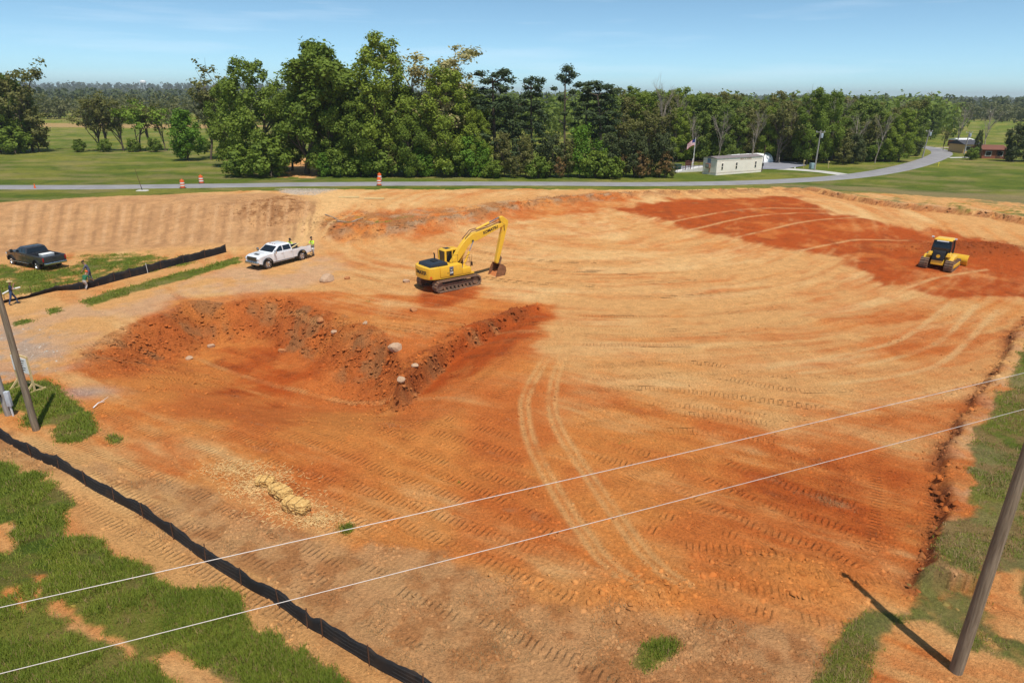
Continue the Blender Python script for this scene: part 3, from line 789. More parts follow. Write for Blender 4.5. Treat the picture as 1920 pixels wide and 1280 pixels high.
        MB().box((L1 - .05, s * .74, .98), (.10, .34, .16)).bevel(.03).build('headlight', M_LAMP, t, True)
        MB().box((L0 + .0, s * (W - .06), 1.0), (.07, .12, .36)).bevel(.02).build('taillight', M_RED, t, True)
        for wx_ in (wf, wr):
            P = arch(wx_, ar + .035, wh + .02, 14); Q = arch(wx_, ar - .03, wh + .02, 14)
            fl = MB()
            for (a, b_), (c, d) in zip(zip(P, P[1:]), zip(Q, Q[1:])):
                fl.quad([(a[0], s * W, a[1]), (b_[0], s * W, b_[1]), (d[0], s * W, d[1]), (c[0], s * W, c[1])], .05)
            fl.build('wheel_arch', M_BLACK, t)
            wl_ = empty('wheel', (wx_, s * (W - .15), wh)); wl_.parent = t
            MB().lathe([(wh * .62, -.13), (wh * .93, -.13), (wh, -.09), (wh, .09), (wh * .93, .13), (wh * .62, .13)], 24, 'y').build('tyre', M_RUBBER, wl_, True)
            rm = MB().lathe([(0.02, s * .08), (wh * .2, s * .09), (wh * .25, s * .05), (wh * .55, s * .05), (wh * .62, s * .12), (wh * .66, s * .12), (wh * .64, -s * .1), (0.02, -s * .1)], 20, 'y')
            for k in range(6): rm.box((math.cos(k * 1.047) * wh * .38, s * .075, math.sin(k * 1.047) * wh * .38), (wh * .5, .05, .055), rot=(0, -math.degrees(k * 1.047), 0))
            rm.build('rim', M_CHROME, wl_, True)
    MB().box((L1 + .03, 0, .60), (.20, 1.74, .26)).bevel(.05).build('front_bumper', M_CHROME if white else paint, t, True)
    MB().box((L0 - .08, 0, .62), (.18, 1.9, .20)).bevel(.04).build('rear_bumper', M_CHROME, t, True)
    g = MB().box((L1 + .0, 0, .98), (.07, 1.22, .36)).build('grille', M_BLACK, t)
    for k in range(4): MB().box((L1 + .04, 0, .86 + k * .085), (.02, 1.24, .018)).build('grille_bar', M_CHROME, g)
    MB().box((.0, 0, .5), (5.4, 1.5, .25)).build('chassis', M_BLACK, t)
    if white:
        MB().box((L1 - .62, 0, hood1 + .085), (.26, .62, .03), rot=(0, 4, 0)).build('hood_scoop', M_BLACK, t)
        for k in range(3): MB().box((rf - .05, -.3 + .3 * k, zt + .01), (.08, .10, .03)).build('roof_marker_lamp', M_RED, t)
    return t

wp = pickup('pickup_truck', 'white crew cab pickup with open tailgate standing on the sandy haul road', M_WHITEP)
a = on(503, 504); b_ = on(568, 487)
dv = Vector((a.x - b_.x, a.y - b_.y, 0)).normalized(); nv = Vector((-dv.y, dv.x, 0))      # forward, left
mid = (a + b_) / 2 - nv * -0.9
mid = Vector(((a.x + b_.x) / 2, (a.y + b_.y) / 2, 0)); side = 1 if nv.y > 0 else -1
ctr = mid + nv * side * .90
wp.location = (ctr.x, ctr.y, gz(ctr.x, ctr.y) + .01); wp.rotation_euler = (0, 0, math.atan2(dv.y, dv.x))
dp = pickup('pickup_truck', 'dark grey extended cab pickup parked on the grass below the bank', M_GREYP, False, False)
a = on(31, 497); b_ = on(69, 505)
dv = Vector((a.x - b_.x, a.y - b_.y, 0)).normalized(); nv = Vector((-dv.y, dv.x, 0)); side = 1 if nv.y > 0 else -1
mid = Vector(((a.x + b_.x) / 2, (a.y + b_.y) / 2, 0)); ctr = mid + nv * side * .9
dp.location = (ctr.x, ctr.y, gz(ctr.x, ctr.y) + .01); dp.rotation_euler = (0, 0, math.atan2(dv.y, dv.x))
print('truck yaw', math.degrees(wp.rotation_euler.z), math.degrees(dp.rotation_euler.z), wp.location, dp.location)
# toolbox and coil in the bed of the dark pickup, boards and cooler in the white one
tb = empty('tool_chest', dp.matrix_basis @ Vector((-2.55, .25, .90)), dp.rotation_euler.z, 'pale grey tool chest in the bed of the dark pickup', 'chest')
MB().box((0, 0, .24), (.62, 1.0, .48)).bevel(.03).build('box', M_STEEL, tb, True); MB().box((0, 0, .52), (.64, 1.02, .07)).bevel(.02).build('lid', M_WHITE, tb, True)
bd = empty('lumber_board', wp.matrix_basis @ Vector((-1.9, -.2, .95)), wp.rotation_euler.z, 'long pale board leaning in the bed of the white pickup', 'board')
MB().box((0, 0, .16), (2.3, .16, .05), rot=(0, 9, 14)).build('board', M_WOOD, bd)

# ------------------------------------------------------------------ excavator
def excavator():
    t = empty('excavator', label='yellow tracked excavator with its bucket resting on the sandy pad', cat='excavator')
    Lh, wk, hk = 2.32, .70, .92
    for s in (-1, 1):
        yc = s * 1.26
        belt = empty('track', (0, yc, 0)); belt.parent = t
        rr_ = hk / 2; pts = []
        n = 14
        for k in range(n + 1): a = -math.pi / 2 + math.pi * k / n; pts.append((Lh - rr_ + rr_ * math.cos(a), rr_ + rr_ * math.sin(a)))
        for k in range(n + 1): a = math.pi / 2 + math.pi * k / n; pts.append((-Lh + rr_ + rr_ * math.cos(a), rr_ + rr_ * math.sin(a)))
        inner = [(x * .965, rr_ + (z - rr_) * .86) for x, z in pts]
        bm_ = MB()
        for y0, y1 in ((-wk / 2, wk / 2),):
            n2 = len(pts)
            P = [(x, y0, z) for x, z in pts] + [(x, y1, z) for x, z in pts] + [(x, y0, z) for x, z in inner] + [(x, y1, z) for x, z in inner]
            F = []
            for i in range(n2):
                j = (i + 1) % n2
                F += [(i, j, n2 + j, n2 + i), (2 * n2 + j, 2 * n2 + i, 3 * n2 + i, 3 * n2 + j), (i, 2 * n2 + i, 2 * n2 + j, j), (n2 + j, 3 * n2 + j, 3 * n2 + i, n2 + i)]
            bm_._new(P, F)
        bm_.build('chain', M_TRACK, belt)
        # track shoes, one by one
        per = []; q = [Vector((x, 0, z)) for x, z in pts + pts[:1]]
        tot = sum((q[i + 1] - q[i]).length for i in range(len(q) - 1)); ns = 46; shoe = None
        for k in range(ns):
            d = tot * k / ns; i = 0
            while d > (q[i + 1] - q[i]).length: d -= (q[i + 1] - q[i]).length; i += 1
            tg = (q[i + 1] - q[i]).normalized(); p = q[i] + tg * d; nn = Vector((tg.z, 0, -tg.x))
            if shoe is None: shoe = MB().box((0, 0, .018), (.195, wk, .036)).box((.06, 0, .05), (.03, wk, .04)).mesh('track_shoe')
            o = link('track_shoe', shoe, M_TRACK, belt); o.matrix_local = Matrix.Translation(p) @ Matrix(((tg.x, 0, nn.x), (0, 1, 0), (tg.z, 0, nn.z))).to_4x4()
        fr = MB().box((0, 0, .47), (3.4, .34, .34)).bevel(.04).build('track_frame', M_YEL if False else M_TRACK, belt)
        for xw in (-Lh + .47, Lh - .47): MB().lathe([(.02, -.2), (.33, -.2), (.36, -.1), (.36, .1), (.33, .2), (.1, .21), (.02, .24)], 18, 'y', (xw, 0, rr_)).build('sprocket', M_TRACK, belt, True)
        for k in range(8): MB().lathe([(.02, -.24), (.12, -.24), (.12, .24), (.02, .24)], 10, 'y', (-1.4 + k * .4, 0, .19)).build('roller', M_TRACK, belt)
    MB().box((0, 0, .62), (1.9, 1.9, .4)).lathe([(.75, .8), (.75, 1.06), (.05, 1.06)], 24, 'z').build('undercarriage', M_BLACK, t)
    # slewing platform
    MB().box((-.15, 0, 1.14), (3.9, 2.62, .16)).bevel(.02).build('platform', M_YEL, t)
    # counterweight with rounded back
    pr = [(-1.75, -1.36), (-2.35, -1.36), (-2.72, -1.1), (-2.88, -.6), (-2.93, 0), (-2.88, .6), (-2.72, 1.1), (-2.35, 1.36), (-1.75, 1.36)]
    MB().prism(pr, 1.08, 2.12, 'z').bevel(.09, 3, 25).build('counterweight', M_YEL, t, True)
    MB().box((-.62, -.93, 1.66), (2.24, .86, .90)).bevel(.04).build('side_housing', M_YEL, t, True)
    MB().box((.98, -.93, 1.46), (.92, .86, .52)).bevel(.05).build('tool_box', M_YEL, t, True)
    MB().box((-.85, .45, 1.62), (1.78, 1.9, .82)).bevel(.04).build('engine_housing', M_YEL, t, True)
    hd = MB().prism([(-2.62, 2.10), (-2.5, 2.38), (-1.2, 2.46), (-.85, 2.40), (-.78, 2.10)], -1.12, .78).bevel(.06, 2).build('engine_hood', M_DARK, t, True)
    MB().box((-1.6, -.2, 2.47), (.5, .5, .07)).bevel(.02).build('vent', M_BLACK, hd)
    MB().tube([(-1.15, .45, 2.3), (-1.15, .45, 2.85), (-1.22, .45, 2.95)], .06, 10).build('exhaust', M_BLACK, hd, True)
    # cab on the left of the boom
    cb = empty('cab', (0, 0, 0)); cb.parent = t
    y0, y1 = .32, 1.32
    side = [(-.12, 1.22), (1.62, 1.22), (1.72, 1.75), (1.52, 2.9), (1.3, 3.03), (-.02, 3.03), (-.14, 2.9)]
    MB().prism([(-.10, 1.25), (1.60, 1.25), (1.69, 1.75), (1.50, 2.88), (1.28, 2.98), (-.0, 2.98), (-.11, 2.88)], y0 + .05, y1 - .05).build('glazing', M_GLASS, cb)
    MB().prism([(-.17, 2.93), (1.42, 2.93), (1.32, 3.07), (-.08, 3.09)], y0 - .01, y1 + .01).bevel(.04).build('roof', M_YEL, cb, True)
    MB().box((.35, (y0 + y1) / 2, 3.10), (.5, .55, .03)).build('roof_hatch', M_DARK, cb)
    for yy in (y0, y1):
        MB().box((-.1, yy, 2.1), (.17, .07, 1.72)).build('pillar', M_YEL, cb); MB().box((.62, yy, 2.1), (.11, .07, 1.72)).build('pillar', M_YEL, cb)
        MB().tube([(1.62, yy, 1.25), (1.71, yy, 1.75), (1.52, yy, 2.88)], .05, 6).build('pillar', M_BLACK, cb)
        MB().box((.75, yy, 1.42), (1.7, .07, .42)).build('lower_panel', M_YEL, cb)
    MB().box((-.14, (y0 + y1) / 2, 1.6), (.07, 1.0, .76)).build('rear_panel', M_YEL, cb)
    MB().box((.5, .82, 1.75), (.5, .5, .12)).box((.25, .82, 2.1), (.12, .5, .7)).build('seat', M_BLACK, cb)
    # boom, arm, bucket
    def beam(name, top, bot, w, mat=M_YEL, yc=-.12, par=None):
        return MB().prism(top + bot[::-1], yc - w / 2, yc + w / 2).bevel(.025, 1).build(name, mat, par or t, True)
    top = [(.12, 2.05), (.95, 3.20), (1.75, 4.02), (2.35, 4.32), (3.0, 4.42), (4.6, 4.72), (5.85, 4.95), (6.08, 4.86)]
    bot = [(.42, 1.62), (1.45, 2.75), (2.05, 3.40), (2.45, 3.58), (3.1, 3.72), (4.6, 4.22), (5.85, 4.66), (6.08, 4.70)]
    boom = beam('boom', top, bot, .42)
    arm = beam('arm', [(5.40, 5.42), (5.78, 5.52), (6.42, 5.06), (6.38, 4.7), (5.32, 1.32), (5.16, 1.22)], [(5.40, 5.42), (5.62, 4.85), (5.70, 4.35), (5.02, 1.55), (5.0, 1.35), (5.1, 1.24)], .34)
    def cyl(a, b, r, par, k=.55):
        a, b = Vector(a), Vector(b); m = a.lerp(b, k)
        o = MB().tube([a, m], r, 10).build('cylinder', M_YEL, par, True); MB().tube([m, b], r * .55, 8).build('rod', M_CHROME, o, True)
    for yy in (-.46, .22): cyl((1.15, yy, 1.45), (2.35, yy, 3.70), .085, t, .62)
    cyl((2.9, -.12, 4.62), (5.48, -.12, 5.42), .095, boom, .55)
    cyl((6.30, -.12, 4.55), (5.62, -.12, 1.95), .075, arm, .6)
    for yy in (-.40, .16): MB().lathe([(.02, -.03), (.10, -.03), (.10, .03), (.02, .03)], 12, 'y', (2.35, yy, 3.70)).build('boom_pin', M_BLACK, boom)
    MB().tube([(1.6, -.28, 3.98), (2.3, -.26, 4.55), (2.9, -.26, 4.62), (4.2, -.24, 4.74), (5.4, -.22, 5.05), (5.85, -.3, 4.9), (5.95, -.31, 4.2)], .035, 6).build('hydraulic_hose', M_HOSE, boom, True)
    MB().tube([(1.5, .05, 3.9), (2.3, .05, 4.6), (2.8, .05, 4.66), (4.2, .05, 4.78), (5.3, .05, 5.1)], .035, 6).build('hydraulic_hose', M_HOSE, boom, True)
    lk = MB().box((5.45, -.12, 1.70), (.5, .24, .10), rot=(0, -38, 0)).box((5.55, -.12, 1.45), (.12, .3, .62), rot=(0, 22, 0)).build('linkage', M_TRACK, arm)
    # bucket opens back towards the machine
    bk = MB(); outer = [(5.16, 1.28), (5.50, 1.18), (5.78, .92), (5.86, .55), (5.72, .22), (5.40, .05), (4.95, .02), (4.62, .06)]
    inn = [(x * 1 + (5.2 - x) * .07, z + (.7 - z) * .07) for x, z in outer]
    bk.prism(outer + inn[::-1], -.72, .48)
    for yy in (-.72, .44): bk.prism(outer + [(4.78, .55), (4.98, 1.02)], yy, yy + .045)
    bko = bk.build('bucket', flat('bucket_steel', (.26, .12, .06), .7, .3, var=.3, dirt=(.55, .19, .05, .9), scale=3), t)
    for k in range(5): MB().prism([(4.66, .03), (4.66, .13), (4.40, .02)], -.68 + k * .27, -.58 + k * .27).build('tooth', M_STEEL, bko)
    MB().prism([(4.75, .10), (5.4, .12), (5.72, .4), (5.6, .62), (5.1, .42)], -.66, .42).build('soil_load', M_MUD, bko)
    # railings, mirror and lamp on the right deck
    rl = MB().tube([(.55, -1.30, 1.72), (.55, -1.30, 2.55), (1.35, -1.30, 2.55), (1.40, -1.30, 1.72)], .022, 6).tube([(.55, -1.30, 2.15), (1.38, -1.30, 2.15)], .018, 6).tube([(.55, -.62, 2.1), (.55, -.62, 2.75), (-.05, -.62, 2.75), (-.05, -.62, 2.1)], .02, 6)
    rl.tube([(1.45, -1.32, 1.7), (1.55, -1.34, 2.75), (1.2, -1.34, 2.8), (.9, -1.2, 2.6)], .018, 6).build('handrail', M_HOSE, t, True)
    MB().box((1.5, -1.36, 1.98), (.06, .24, .34)).bevel(.02).build('mirror', M_BLACK, t); MB().tube([(-.2, 1.36, 2.2), (-.2, 1.42, 3.0), (.1, 1.42, 3.05)], .018, 6).build('handrail', M_HOSE, t, True)
    MB().box((.62, -1.1, 1.80), (.16, .14, .16)).build('work_lamp', M_LAMP, t)
    # decals
    MB().box((-.62, -1.366, 1.62), (.40, .008, .72)).build('decal_plate', M_BLACK, t)
    for k in range(3): MB().box((-.62, -1.372, 2.0 - k * .07), (.40, .006, .03)).build('decal_stripe', flat('grey_blue_stripe', (.25, .27, .42), .5), t)
    face = Matrix.Rotation(R(90), 4, 'X')
    text_part('lettering', 'PC', .17, M_WHITE, t, Matrix.Translation((-.62, -1.374, 1.72)) @ face, bold=.006); text_part('lettering', '240', .22, M_WHITE, t, Matrix.Translation((-.62, -1.374, 1.50)) @ face, bold=.008)
    text_part('lettering', 'KOMATSU', .36, M_BLACK, boom, Matrix.Translation((4.35, -.337, 4.44)) @ Matrix.Rotation(R(-14.5), 4, 'Y') @ face, bold=.012)
    rearM = Matrix.Translation((-2.944, -.02, 1.66)) @ Matrix.Rotation(R(-90), 4, 'Z') @ face
    o = text_part('lettering', 'KOMATSU', .44, M_BLACK, t, Matrix.Identity(4), bold=.014)
    for v in o.data.vertices:            # wrap the word round the counterweight
        a = v.co.x / 2.93; rr2 = 2.945 + v.co.z
        y = -v.co.x; xx = -2.935 + .055 * (y / .6) ** 2 + (.16 * max(0, abs(y) - .6) ** 1 * 1.1 if abs(y) > .6 else 0)
        v.co = Vector((xx - .012 - v.co.z, y, 1.62 + v.co.y))
    MB().prism([(-.14, 0), (.14, 0), (0, .24)], -.004, .004, 'x').build('warning_triangle', M_ORNG, t, M=Matrix.Translation((-2.60, -1.23, 1.22)) @ Matrix.Rotation(R(38), 4, 'Z'))
    MB().box((-.98, -1.366, 1.5), (.09, .008, .09)).build('latch', M_BLACK, t)
    return t
ex = excavator()
a = on(824, 552); b_ = on(900, 534)
dv = Vector((b_.x - a.x, b_.y - a.y, 0)).normalized(); yaw = math.atan2(dv.y, dv.x)
yaw = R(39); dv = Vector((math.cos(yaw), math.sin(yaw), 0))
c = on(862, 543); c = Vector((c.x, c.y, 0)) + Vector((-dv.y, dv.x, 0)) * 1.55
ex.location = (c.x, c.y, gz(c.x, c.y) + .0); ex.rotation_euler = (0, 0, yaw); ex.scale = (.95, .95, .95)

# ------------------------------------------------------------------ bulldozer (rear towards the camera)
def dozer():
    t = empty('bulldozer', label='yellow crawler bulldozer seen from behind on the dark red fill', cat='bulldozer')
    for s in (-1, 1):
        tk = empty('track', (0, s * 1.05, 0)); tk.parent = t
        pts = [(-1.75, .42), (-1.68, .15), (-1.45, .0), (1.25, .0), (1.55, .12), (1.62, .4), (1.45, .72), (1.15, .82), (-.9, .98), (-1.35, .98), (-1.66, .75)]
        MB().prism([(x * .96, z * .92 + .04) for x, z in pts], -.33, .33).build('chain', M_TRACK, tk)
        q = [Vector((x, 0, z)) for x, z in pts + pts[:1]]; tot = sum((q[i + 1] - q[i]).length for i in range(len(q) - 1)); ns = 34; sh = None
        for k in range(ns):
            d = tot * k / ns; i = 0
            while d > (q[i + 1] - q[i]).length: d -= (q[i + 1] - q[i]).length; i += 1
            tg = (q[i + 1] - q[i]).normalized(); p = q[i] + tg * d; nn = Vector((tg.z, 0, -tg.x))
            if sh is None: sh = MB().box((0, 0, .02), (.17, .71, .04)).box((.05, 0, .055), (.03, .71, .05)).mesh('track_shoe')
            o = link('track_shoe', sh, M_TRACK, tk); o.matrix_local = Matrix.Translation(p) @ Matrix(((tg.x, 0, nn.x), (0, 1, 0), (tg.z, 0, nn.z))).to_4x4()
        MB().box((0, s * .30, .42), (2.5, .16, .34)).bevel(.03).build('track_frame', M_YEL, tk)
        MB().prism([(-1.35, .95), (-1.1, 1.32), (.35, 1.38), (.55, 1.0)], s * 1.0 - .26, s * 1.0 + .26).bevel(.04).build('fender', M_YEL, t, True)
        MB().box((-.95, s * .78, 1.5), (.85, .42, .36), taper=(.75, .6)).bevel(.04).build('side_tank', M_YEL, t, True)
    MB().box((.35, 0, .95), (2.2, 1.3, .8)).bevel(.04).build('hull', M_YEL, t, True)
    MB().prism([(-1.55, .48), (-1.35, .42), (-1.0, .5), (-1.0, 1.1), (-1.50, .98)], -.52, .52).bevel(.04).build('rear_belly', M_YEL, t, True)
    g = MB().prism([(-1.58, .92), (-1.38, 1.78), (-1.0, 1.86), (-1.0, .92)], -.50, .50).bevel(.03).build('radiator_grille', M_BLACK, t, True)
    for k in range(6): MB().box((-1.57 + .03 * k, 0, 1.02 + .12 * k), (.02, .86, .02)).build('slat', M_DARK, g)
    MB().lathe([(.01, 0), (.17, 0), (.17, .03), (.01, .03)], 16, 'x', (-1.525, 0, 1.34)).build('emblem', M_YEL, g)
    cb = empty('cab'); cb.parent = t
    MB().loft([[(-.95, -.72, 1.45), (.62, -.72, 1.45), (.62, .72, 1.45), (-.95, .72, 1.45)], [(-.92, -.75, 2.1), (.62, -.75, 2.1), (.62, .75, 2.1), (-.92, .75, 2.1)], [(-.78, -.68, 2.86), (.45, -.68, 2.86), (.45, .68, 2.86), (-.78, .68, 2.86)]]).build('glazing', M_GLASS, cb)
    MB().box((-.16, 0, 2.93), (1.5, 1.56, .17), taper=(.86, .86)).bevel(.04).build('roof', M_YEL, cb, True)
    for x0, x1 in ((-.95, -.80), (.62, .46)):
        for s in (-1, 1): MB().tube([(x0, s * .745, 1.42), (x0 + (x1 - x0) * .2, s * .765, 2.1), (x1, s * .70, 2.86)], .055, 6).build('pillar', M_BLACK, cb)
    MB().box((-.93, 0, 1.5), (.06, 1.4, .22)).build('rear_panel', M_BLACK, cb); MB().box((-.90, 0, 2.78), (.03, 1.0, .11), rot=(0, 10, 0)).build('sun_strip', M_LAMP, cb)
    for s in (-1, 1):
        MB().tube([(-.6, s * .7, 2.9), (-.6, s * .95, 2.95), (-.6, s * .95, 3.1)], .025, 6).build('lamp_arm', M_BLACK, cb); MB().box((-.62, s * .96, 3.08), (.14, .2, .13)).bevel(.02).build('work_lamp', M_LAMP, cb)
    # engine nose and blade ahead
    MB().prism([(.6, 1.2), (.6, 1.75), (1.75, 1.35), (1.85, .9)], -.5, .5).bevel(.05).build('nose', M_YEL, t, True)
    pr = [(2.22 + .16 * math.cos(a) * 2 - .32, .62 + .66 * math.sin(a)) for a in [(-math.pi / 2) + math.pi * k / 8 for k in range(9)]]
    pr = [(2.30 - .26 * math.sin(math.pi * k / 8), .02 + 1.12 * k / 8) for k in range(9)]
    bl = MB().prism(pr + [(x - .07, z) for x, z in pr[::-1]], -1.65, 1.65).build('blade', M_YEL, t, True, M=Matrix.Translation((0, 0, 0)) @ Matrix.Rotation(R(-7), 4, 'Z'))
    MB().box((2.27, 0, .05), (.05, 3.3, .2), rot=(0, 0, -7)).build('cutting_edge', M_STEEL, bl)
    for s in (-1, 1): MB().tube([(.6, s * .55, .6), (2.0, s * .6, .45)], .10, 8).build('push_arm', M_YEL, t)
    for s in (-1, 1): MB().tube([(1.2, s * .4, 1.2), (2.05, s * .45, .85)], .06, 8).build('cylinder', M_CHROME, t)
    return t
dz_ = dozer()
c = on(1757, 503); dz_.location = (c.x + .55, c.y + .6, gz(c.x + .55, c.y + .6) - .01); dz_.rotation_euler = (0, 0, R(46)); dz_.scale = (.95, .95, .9)
# ------------------------------------------------------------------ trees
def leaf_mat(name, ca, cb, trans=.3):
    t = NT(name, .65, .25)
    a = t.n('Attribute', attribute_name='tint').outputs['Fac']
    pos = t.n('NewGeometry').outputs['Position']; oi = t.n('ObjectInfo').outputs['Random']
    nf = t.noise(.35, 3, .6, pos)
    f = t.math('ADD', t.math('MULTIPLY', a, .6), t.math('ADD', t.rng(nf, .3, .7, -.05, .3), t.math('MULTIPLY', oi, .18)))
    c = t.mix(f, ca, cb); t.l(c, t.b.inputs['Base Color'])
    tr = t.n('BsdfTranslucent'); t.l(t.mix(.35, c, (.30, .36, .03)), tr.inputs['Color'])
    ms = t.n('MixShader'); ms.inputs['Fac'].default_value = trans
    t.l(t.b.outputs[0], ms.inputs[1]); t.l(tr.outputs[0], ms.inputs[2])
    t.l(ms.outputs[0], [n for n in t.t.nodes if n.bl_idname == 'ShaderNodeOutputMaterial'][0].inputs['Surface'])
    return t.m
M_BARK = flat('grey_brown_bark', (.13, .095, .07), .95, var=.35, scale=2)
M_BARKP = flat('pale_bark', (.30, .25, .20), .95, var=.25, scale=2)
LM = dict(
    oak=leaf_mat('leaf_deep_green', (.080, .130, .015), (.215, .285, .034)), poplar=leaf_mat('leaf_mid_green', (.120, .180, .018), (.300, .365, .042)),
    pale=leaf_mat('leaf_cream_blossom', (.30, .27, .10), (.50, .43, .20)), pine=leaf_mat('needle_dark', (0.023, 0.047, 0.018), (0.072, 0.098, 0.031), .1),
    sparse=leaf_mat('leaf_olive_spring', (0.115, 0.108, 0.035), (0.230, 0.223, 0.061)), lime=leaf_mat('leaf_lime', (0.144, 0.240, 0.024), (0.288, 0.372, 0.048)),
    bush=leaf_mat('leaf_bright_green', (.075, .165, .012), (.185, .320, .030)), cedar=leaf_mat('needle_olive_dark', (0.036, 0.056, 0.017), (0.098, 0.112, 0.034), .1),
    rust=leaf_mat('leaf_rusty_tan', (.20, .11, .04), (.34, .21, .08)), wood=leaf_mat('leaf_woodland', (.085, .135, .022), (.215, .270, .045)))

def leaves(centres, radii, n, size, outc, flatz=1.0, up=.35, shell=.55, r=None):
    """n leaf faces scattered in blobs; normals lean away from the crown centre"""
    r = r or rng
    centres = np.asarray(centres, float); radii = np.asarray(radii, float)
    w = radii ** 2; k = r.choice(len(centres), n, p=w / w.sum())
    d = r.normal(size=(n, 3)); d /= np.linalg.norm(d, axis=1)[:, None]
    rad = radii[k] * (shell + (1 - shell) * r.random(n)) * (0.72 + .5 * r.random(n))
    lump = 1 + .25 * np.sin(d[:, 0] * 5 + k) * np.cos(d[:, 1] * 6 + 2 * k)
    p = centres[k] + d * (rad * lump)[:, None] * np.array([1, 1, flatz])
    nm = d * .7 + (p - outc) / (np.linalg.norm(p - outc, axis=1)[:, None] + 1e-6) * .5 + r.normal(size=(n, 3)) * .7 + np.array([0, 0, up])
    nm /= np.linalg.norm(nm, axis=1)[:, None]
    a = np.cross(nm, r.normal(size=(n, 3))); a /= np.linalg.norm(a, axis=1)[:, None]; b = np.cross(nm, a)
    s = size * (.55 + .9 * r.random(n))[:, None]
    V = np.stack([p - a * s * .5, p + b * s * .30, p + a * s * .5, p - b * s * .34], 1).reshape(-1, 3)
    F = np.arange(4 * n).reshape(n, 4)
    tint = np.repeat(np.clip(.5 + .5 * (r.random(n) - .5) + .18 * np.sin(k * 2.3), 0, 1), 4)
    return V, F, tint

def branches(h, r0, spec, sides=5, lean=.03, r=None):
    """recursive limbs; returns mesh builder and tips"""
    m = MB(); tips = []; rd = random.Random(spec.get('seed', 1))
    def grow(p, d, L, rad, depth):
        n = 4; pts = [p]; q = p.copy(); dd = d.copy()
        for i in range(n):
            dd = (dd + Vector((rd.uniform(-1, 1), rd.uniform(-1, 1), rd.uniform(-.3, .6))) * spec.get('wig', .16)).normalized()
            q = q + dd * L / n; pts.append(q.copy())
        taper = .45 if depth < spec['depth'] else .2
        m.tube(pts, [rad * (1 - (1 - taper) * i / n) for i in range(n + 1)], max(3, sides - depth), caps=False)
        if depth >= spec['depth']: tips.append(q); return
        kids = spec['kids'][depth]
        for k in range(kids):
            i = n if k == 0 else rd.randint(max(1, n - 3), n)
            ang = rd.uniform(0, 6.283); spread = spec['spread'][depth] * rd.uniform(.7, 1.25)
            side = dd.orthogonal().normalized(); side.rotate(Matrix.Rotation(ang, 3, dd))
            nd = (dd + side * spread + Vector((0, 0, spec.get('up', .15)))).normalized()
            grow(pts[i], nd, L * spec['len'][depth] * rd.uniform(.75, 1.15), rad * .55, depth + 1)
    grow(Vector((0, 0, -.3)), Vector((rd.uniform(-lean, lean), rd.uniform(-lean, lean), 1)).normalized(), h, r0, 0)
    return m, tips

PROTO = {}
def proto(key, mat, h, trunk_h, r0, crown, n, size, seed, spec=None, flatz=.85, bark=None, leafy=None, shell=.55, up=.35):
    """crown: list of (x, y, z, r) blobs, or a function of the limb tips"""
    r = np.random.default_rng(seed); rd = random.Random(seed)
    sp = dict(depth=2, kids=[6, 3], spread=[.75, .7], len=[.55, .55], seed=seed); sp.update(spec or {})
    m, tips = branches(trunk_h, r0, sp)
    tm = m.mesh('trunk'); tm.materials.append(bark or M_BARK)
    tm.polygons.foreach_set('use_smooth', np.ones(len(tm.polygons), bool))
    cl = crown(tips, r) if callable(crown) else crown
    cm = None
    if n:
        cl = np.array(cl); cen = np.array([cl[:, 0].mean(), cl[:, 1].mean(), cl[:, 2].mean() - .15 * h])
        V, F, tint = leaves(cl[:, :3], cl[:, 3], n, size, cen, flatz, up, shell, r)
        cm = np_mesh('crown', V, F); a = cm.attributes.new('tint', 'FLOAT', 'POINT'); a.data.foreach_set('value', tint.astype(np.float32)); cm.materials.append(mat)
    hh = max(np.percentile([v.co.z for v in cm.vertices], 99.7) if cm else 0, max(v.co.z for v in tm.vertices) if not cm else 0)
    PROTO[key] = (tm, cm, hh)

def lobes(h, z0, rx, k, rl, seed, top=1.0, taper=.55):
    """blobs filling an egg-shaped crown from z0 to h"""
    rd = random.Random(seed); out = []
    for i in range(k):
        f = (i + .5) / k; z = z0 + (h - z0) * (f ** .85); prof = math.sin(math.pi * min(1, (.12 + .88 * f)) ** taper) ** .7 if taper else 1
        prof = math.sqrt(max(.16, 1 - (2 * f - .85) ** 2 * .72)); a = i * 2.399 + rd.uniform(-.5, .5)
        rr_ = rx * prof * rd.uniform(.35, .95)
        out.append((rr_ * math.cos(a), rr_ * math.sin(a), z, rl * rd.uniform(.65, 1.2) * (1 - .35 * f)))
    return out
def tipblobs(rl, keep=1.0, extra=None):
    def f(tips, r):
        o = [(p.x, p.y, p.z, rl * r.uniform(.6, 1.3)) for p in tips if r.random() < keep]
        return o + (extra or [])
    return f
# broad green hardwoods
proto('oak_a', LM['oak'], 22, 7.5, .42, lobes(21, 1.8, 6.8, 54, 2.1, 1), 19000, .46, 11, shell=.45)
proto('oak_b', LM['oak'], 22, 8, .40, lobes(21.5, 2.2, 5.6, 50, 1.9, 2), 17000, .44, 12, shell=.45)
proto('oak_c', LM['poplar'], 22, 9, .38, lobes(22, 1.4, 5.9, 56, 1.9, 3), 19000, .44, 13, shell=.45)
proto('airy', LM['oak'], 22, 9, .36, tipblobs(1.35, .95), 11000, .42, 14, dict(depth=3, kids=[7, 3, 3], spread=[.6, .75, .8], len=[.62, .55, .6]), shell=.3)
proto('pale', LM['pale'], 22, 10, .34, tipblobs(1.15, .9), 7000, .40, 15, dict(depth=3, kids=[7, 3, 3], spread=[.45, .6, .7], len=[.6, .55, .6]), bark=M_BARKP, shell=.2)
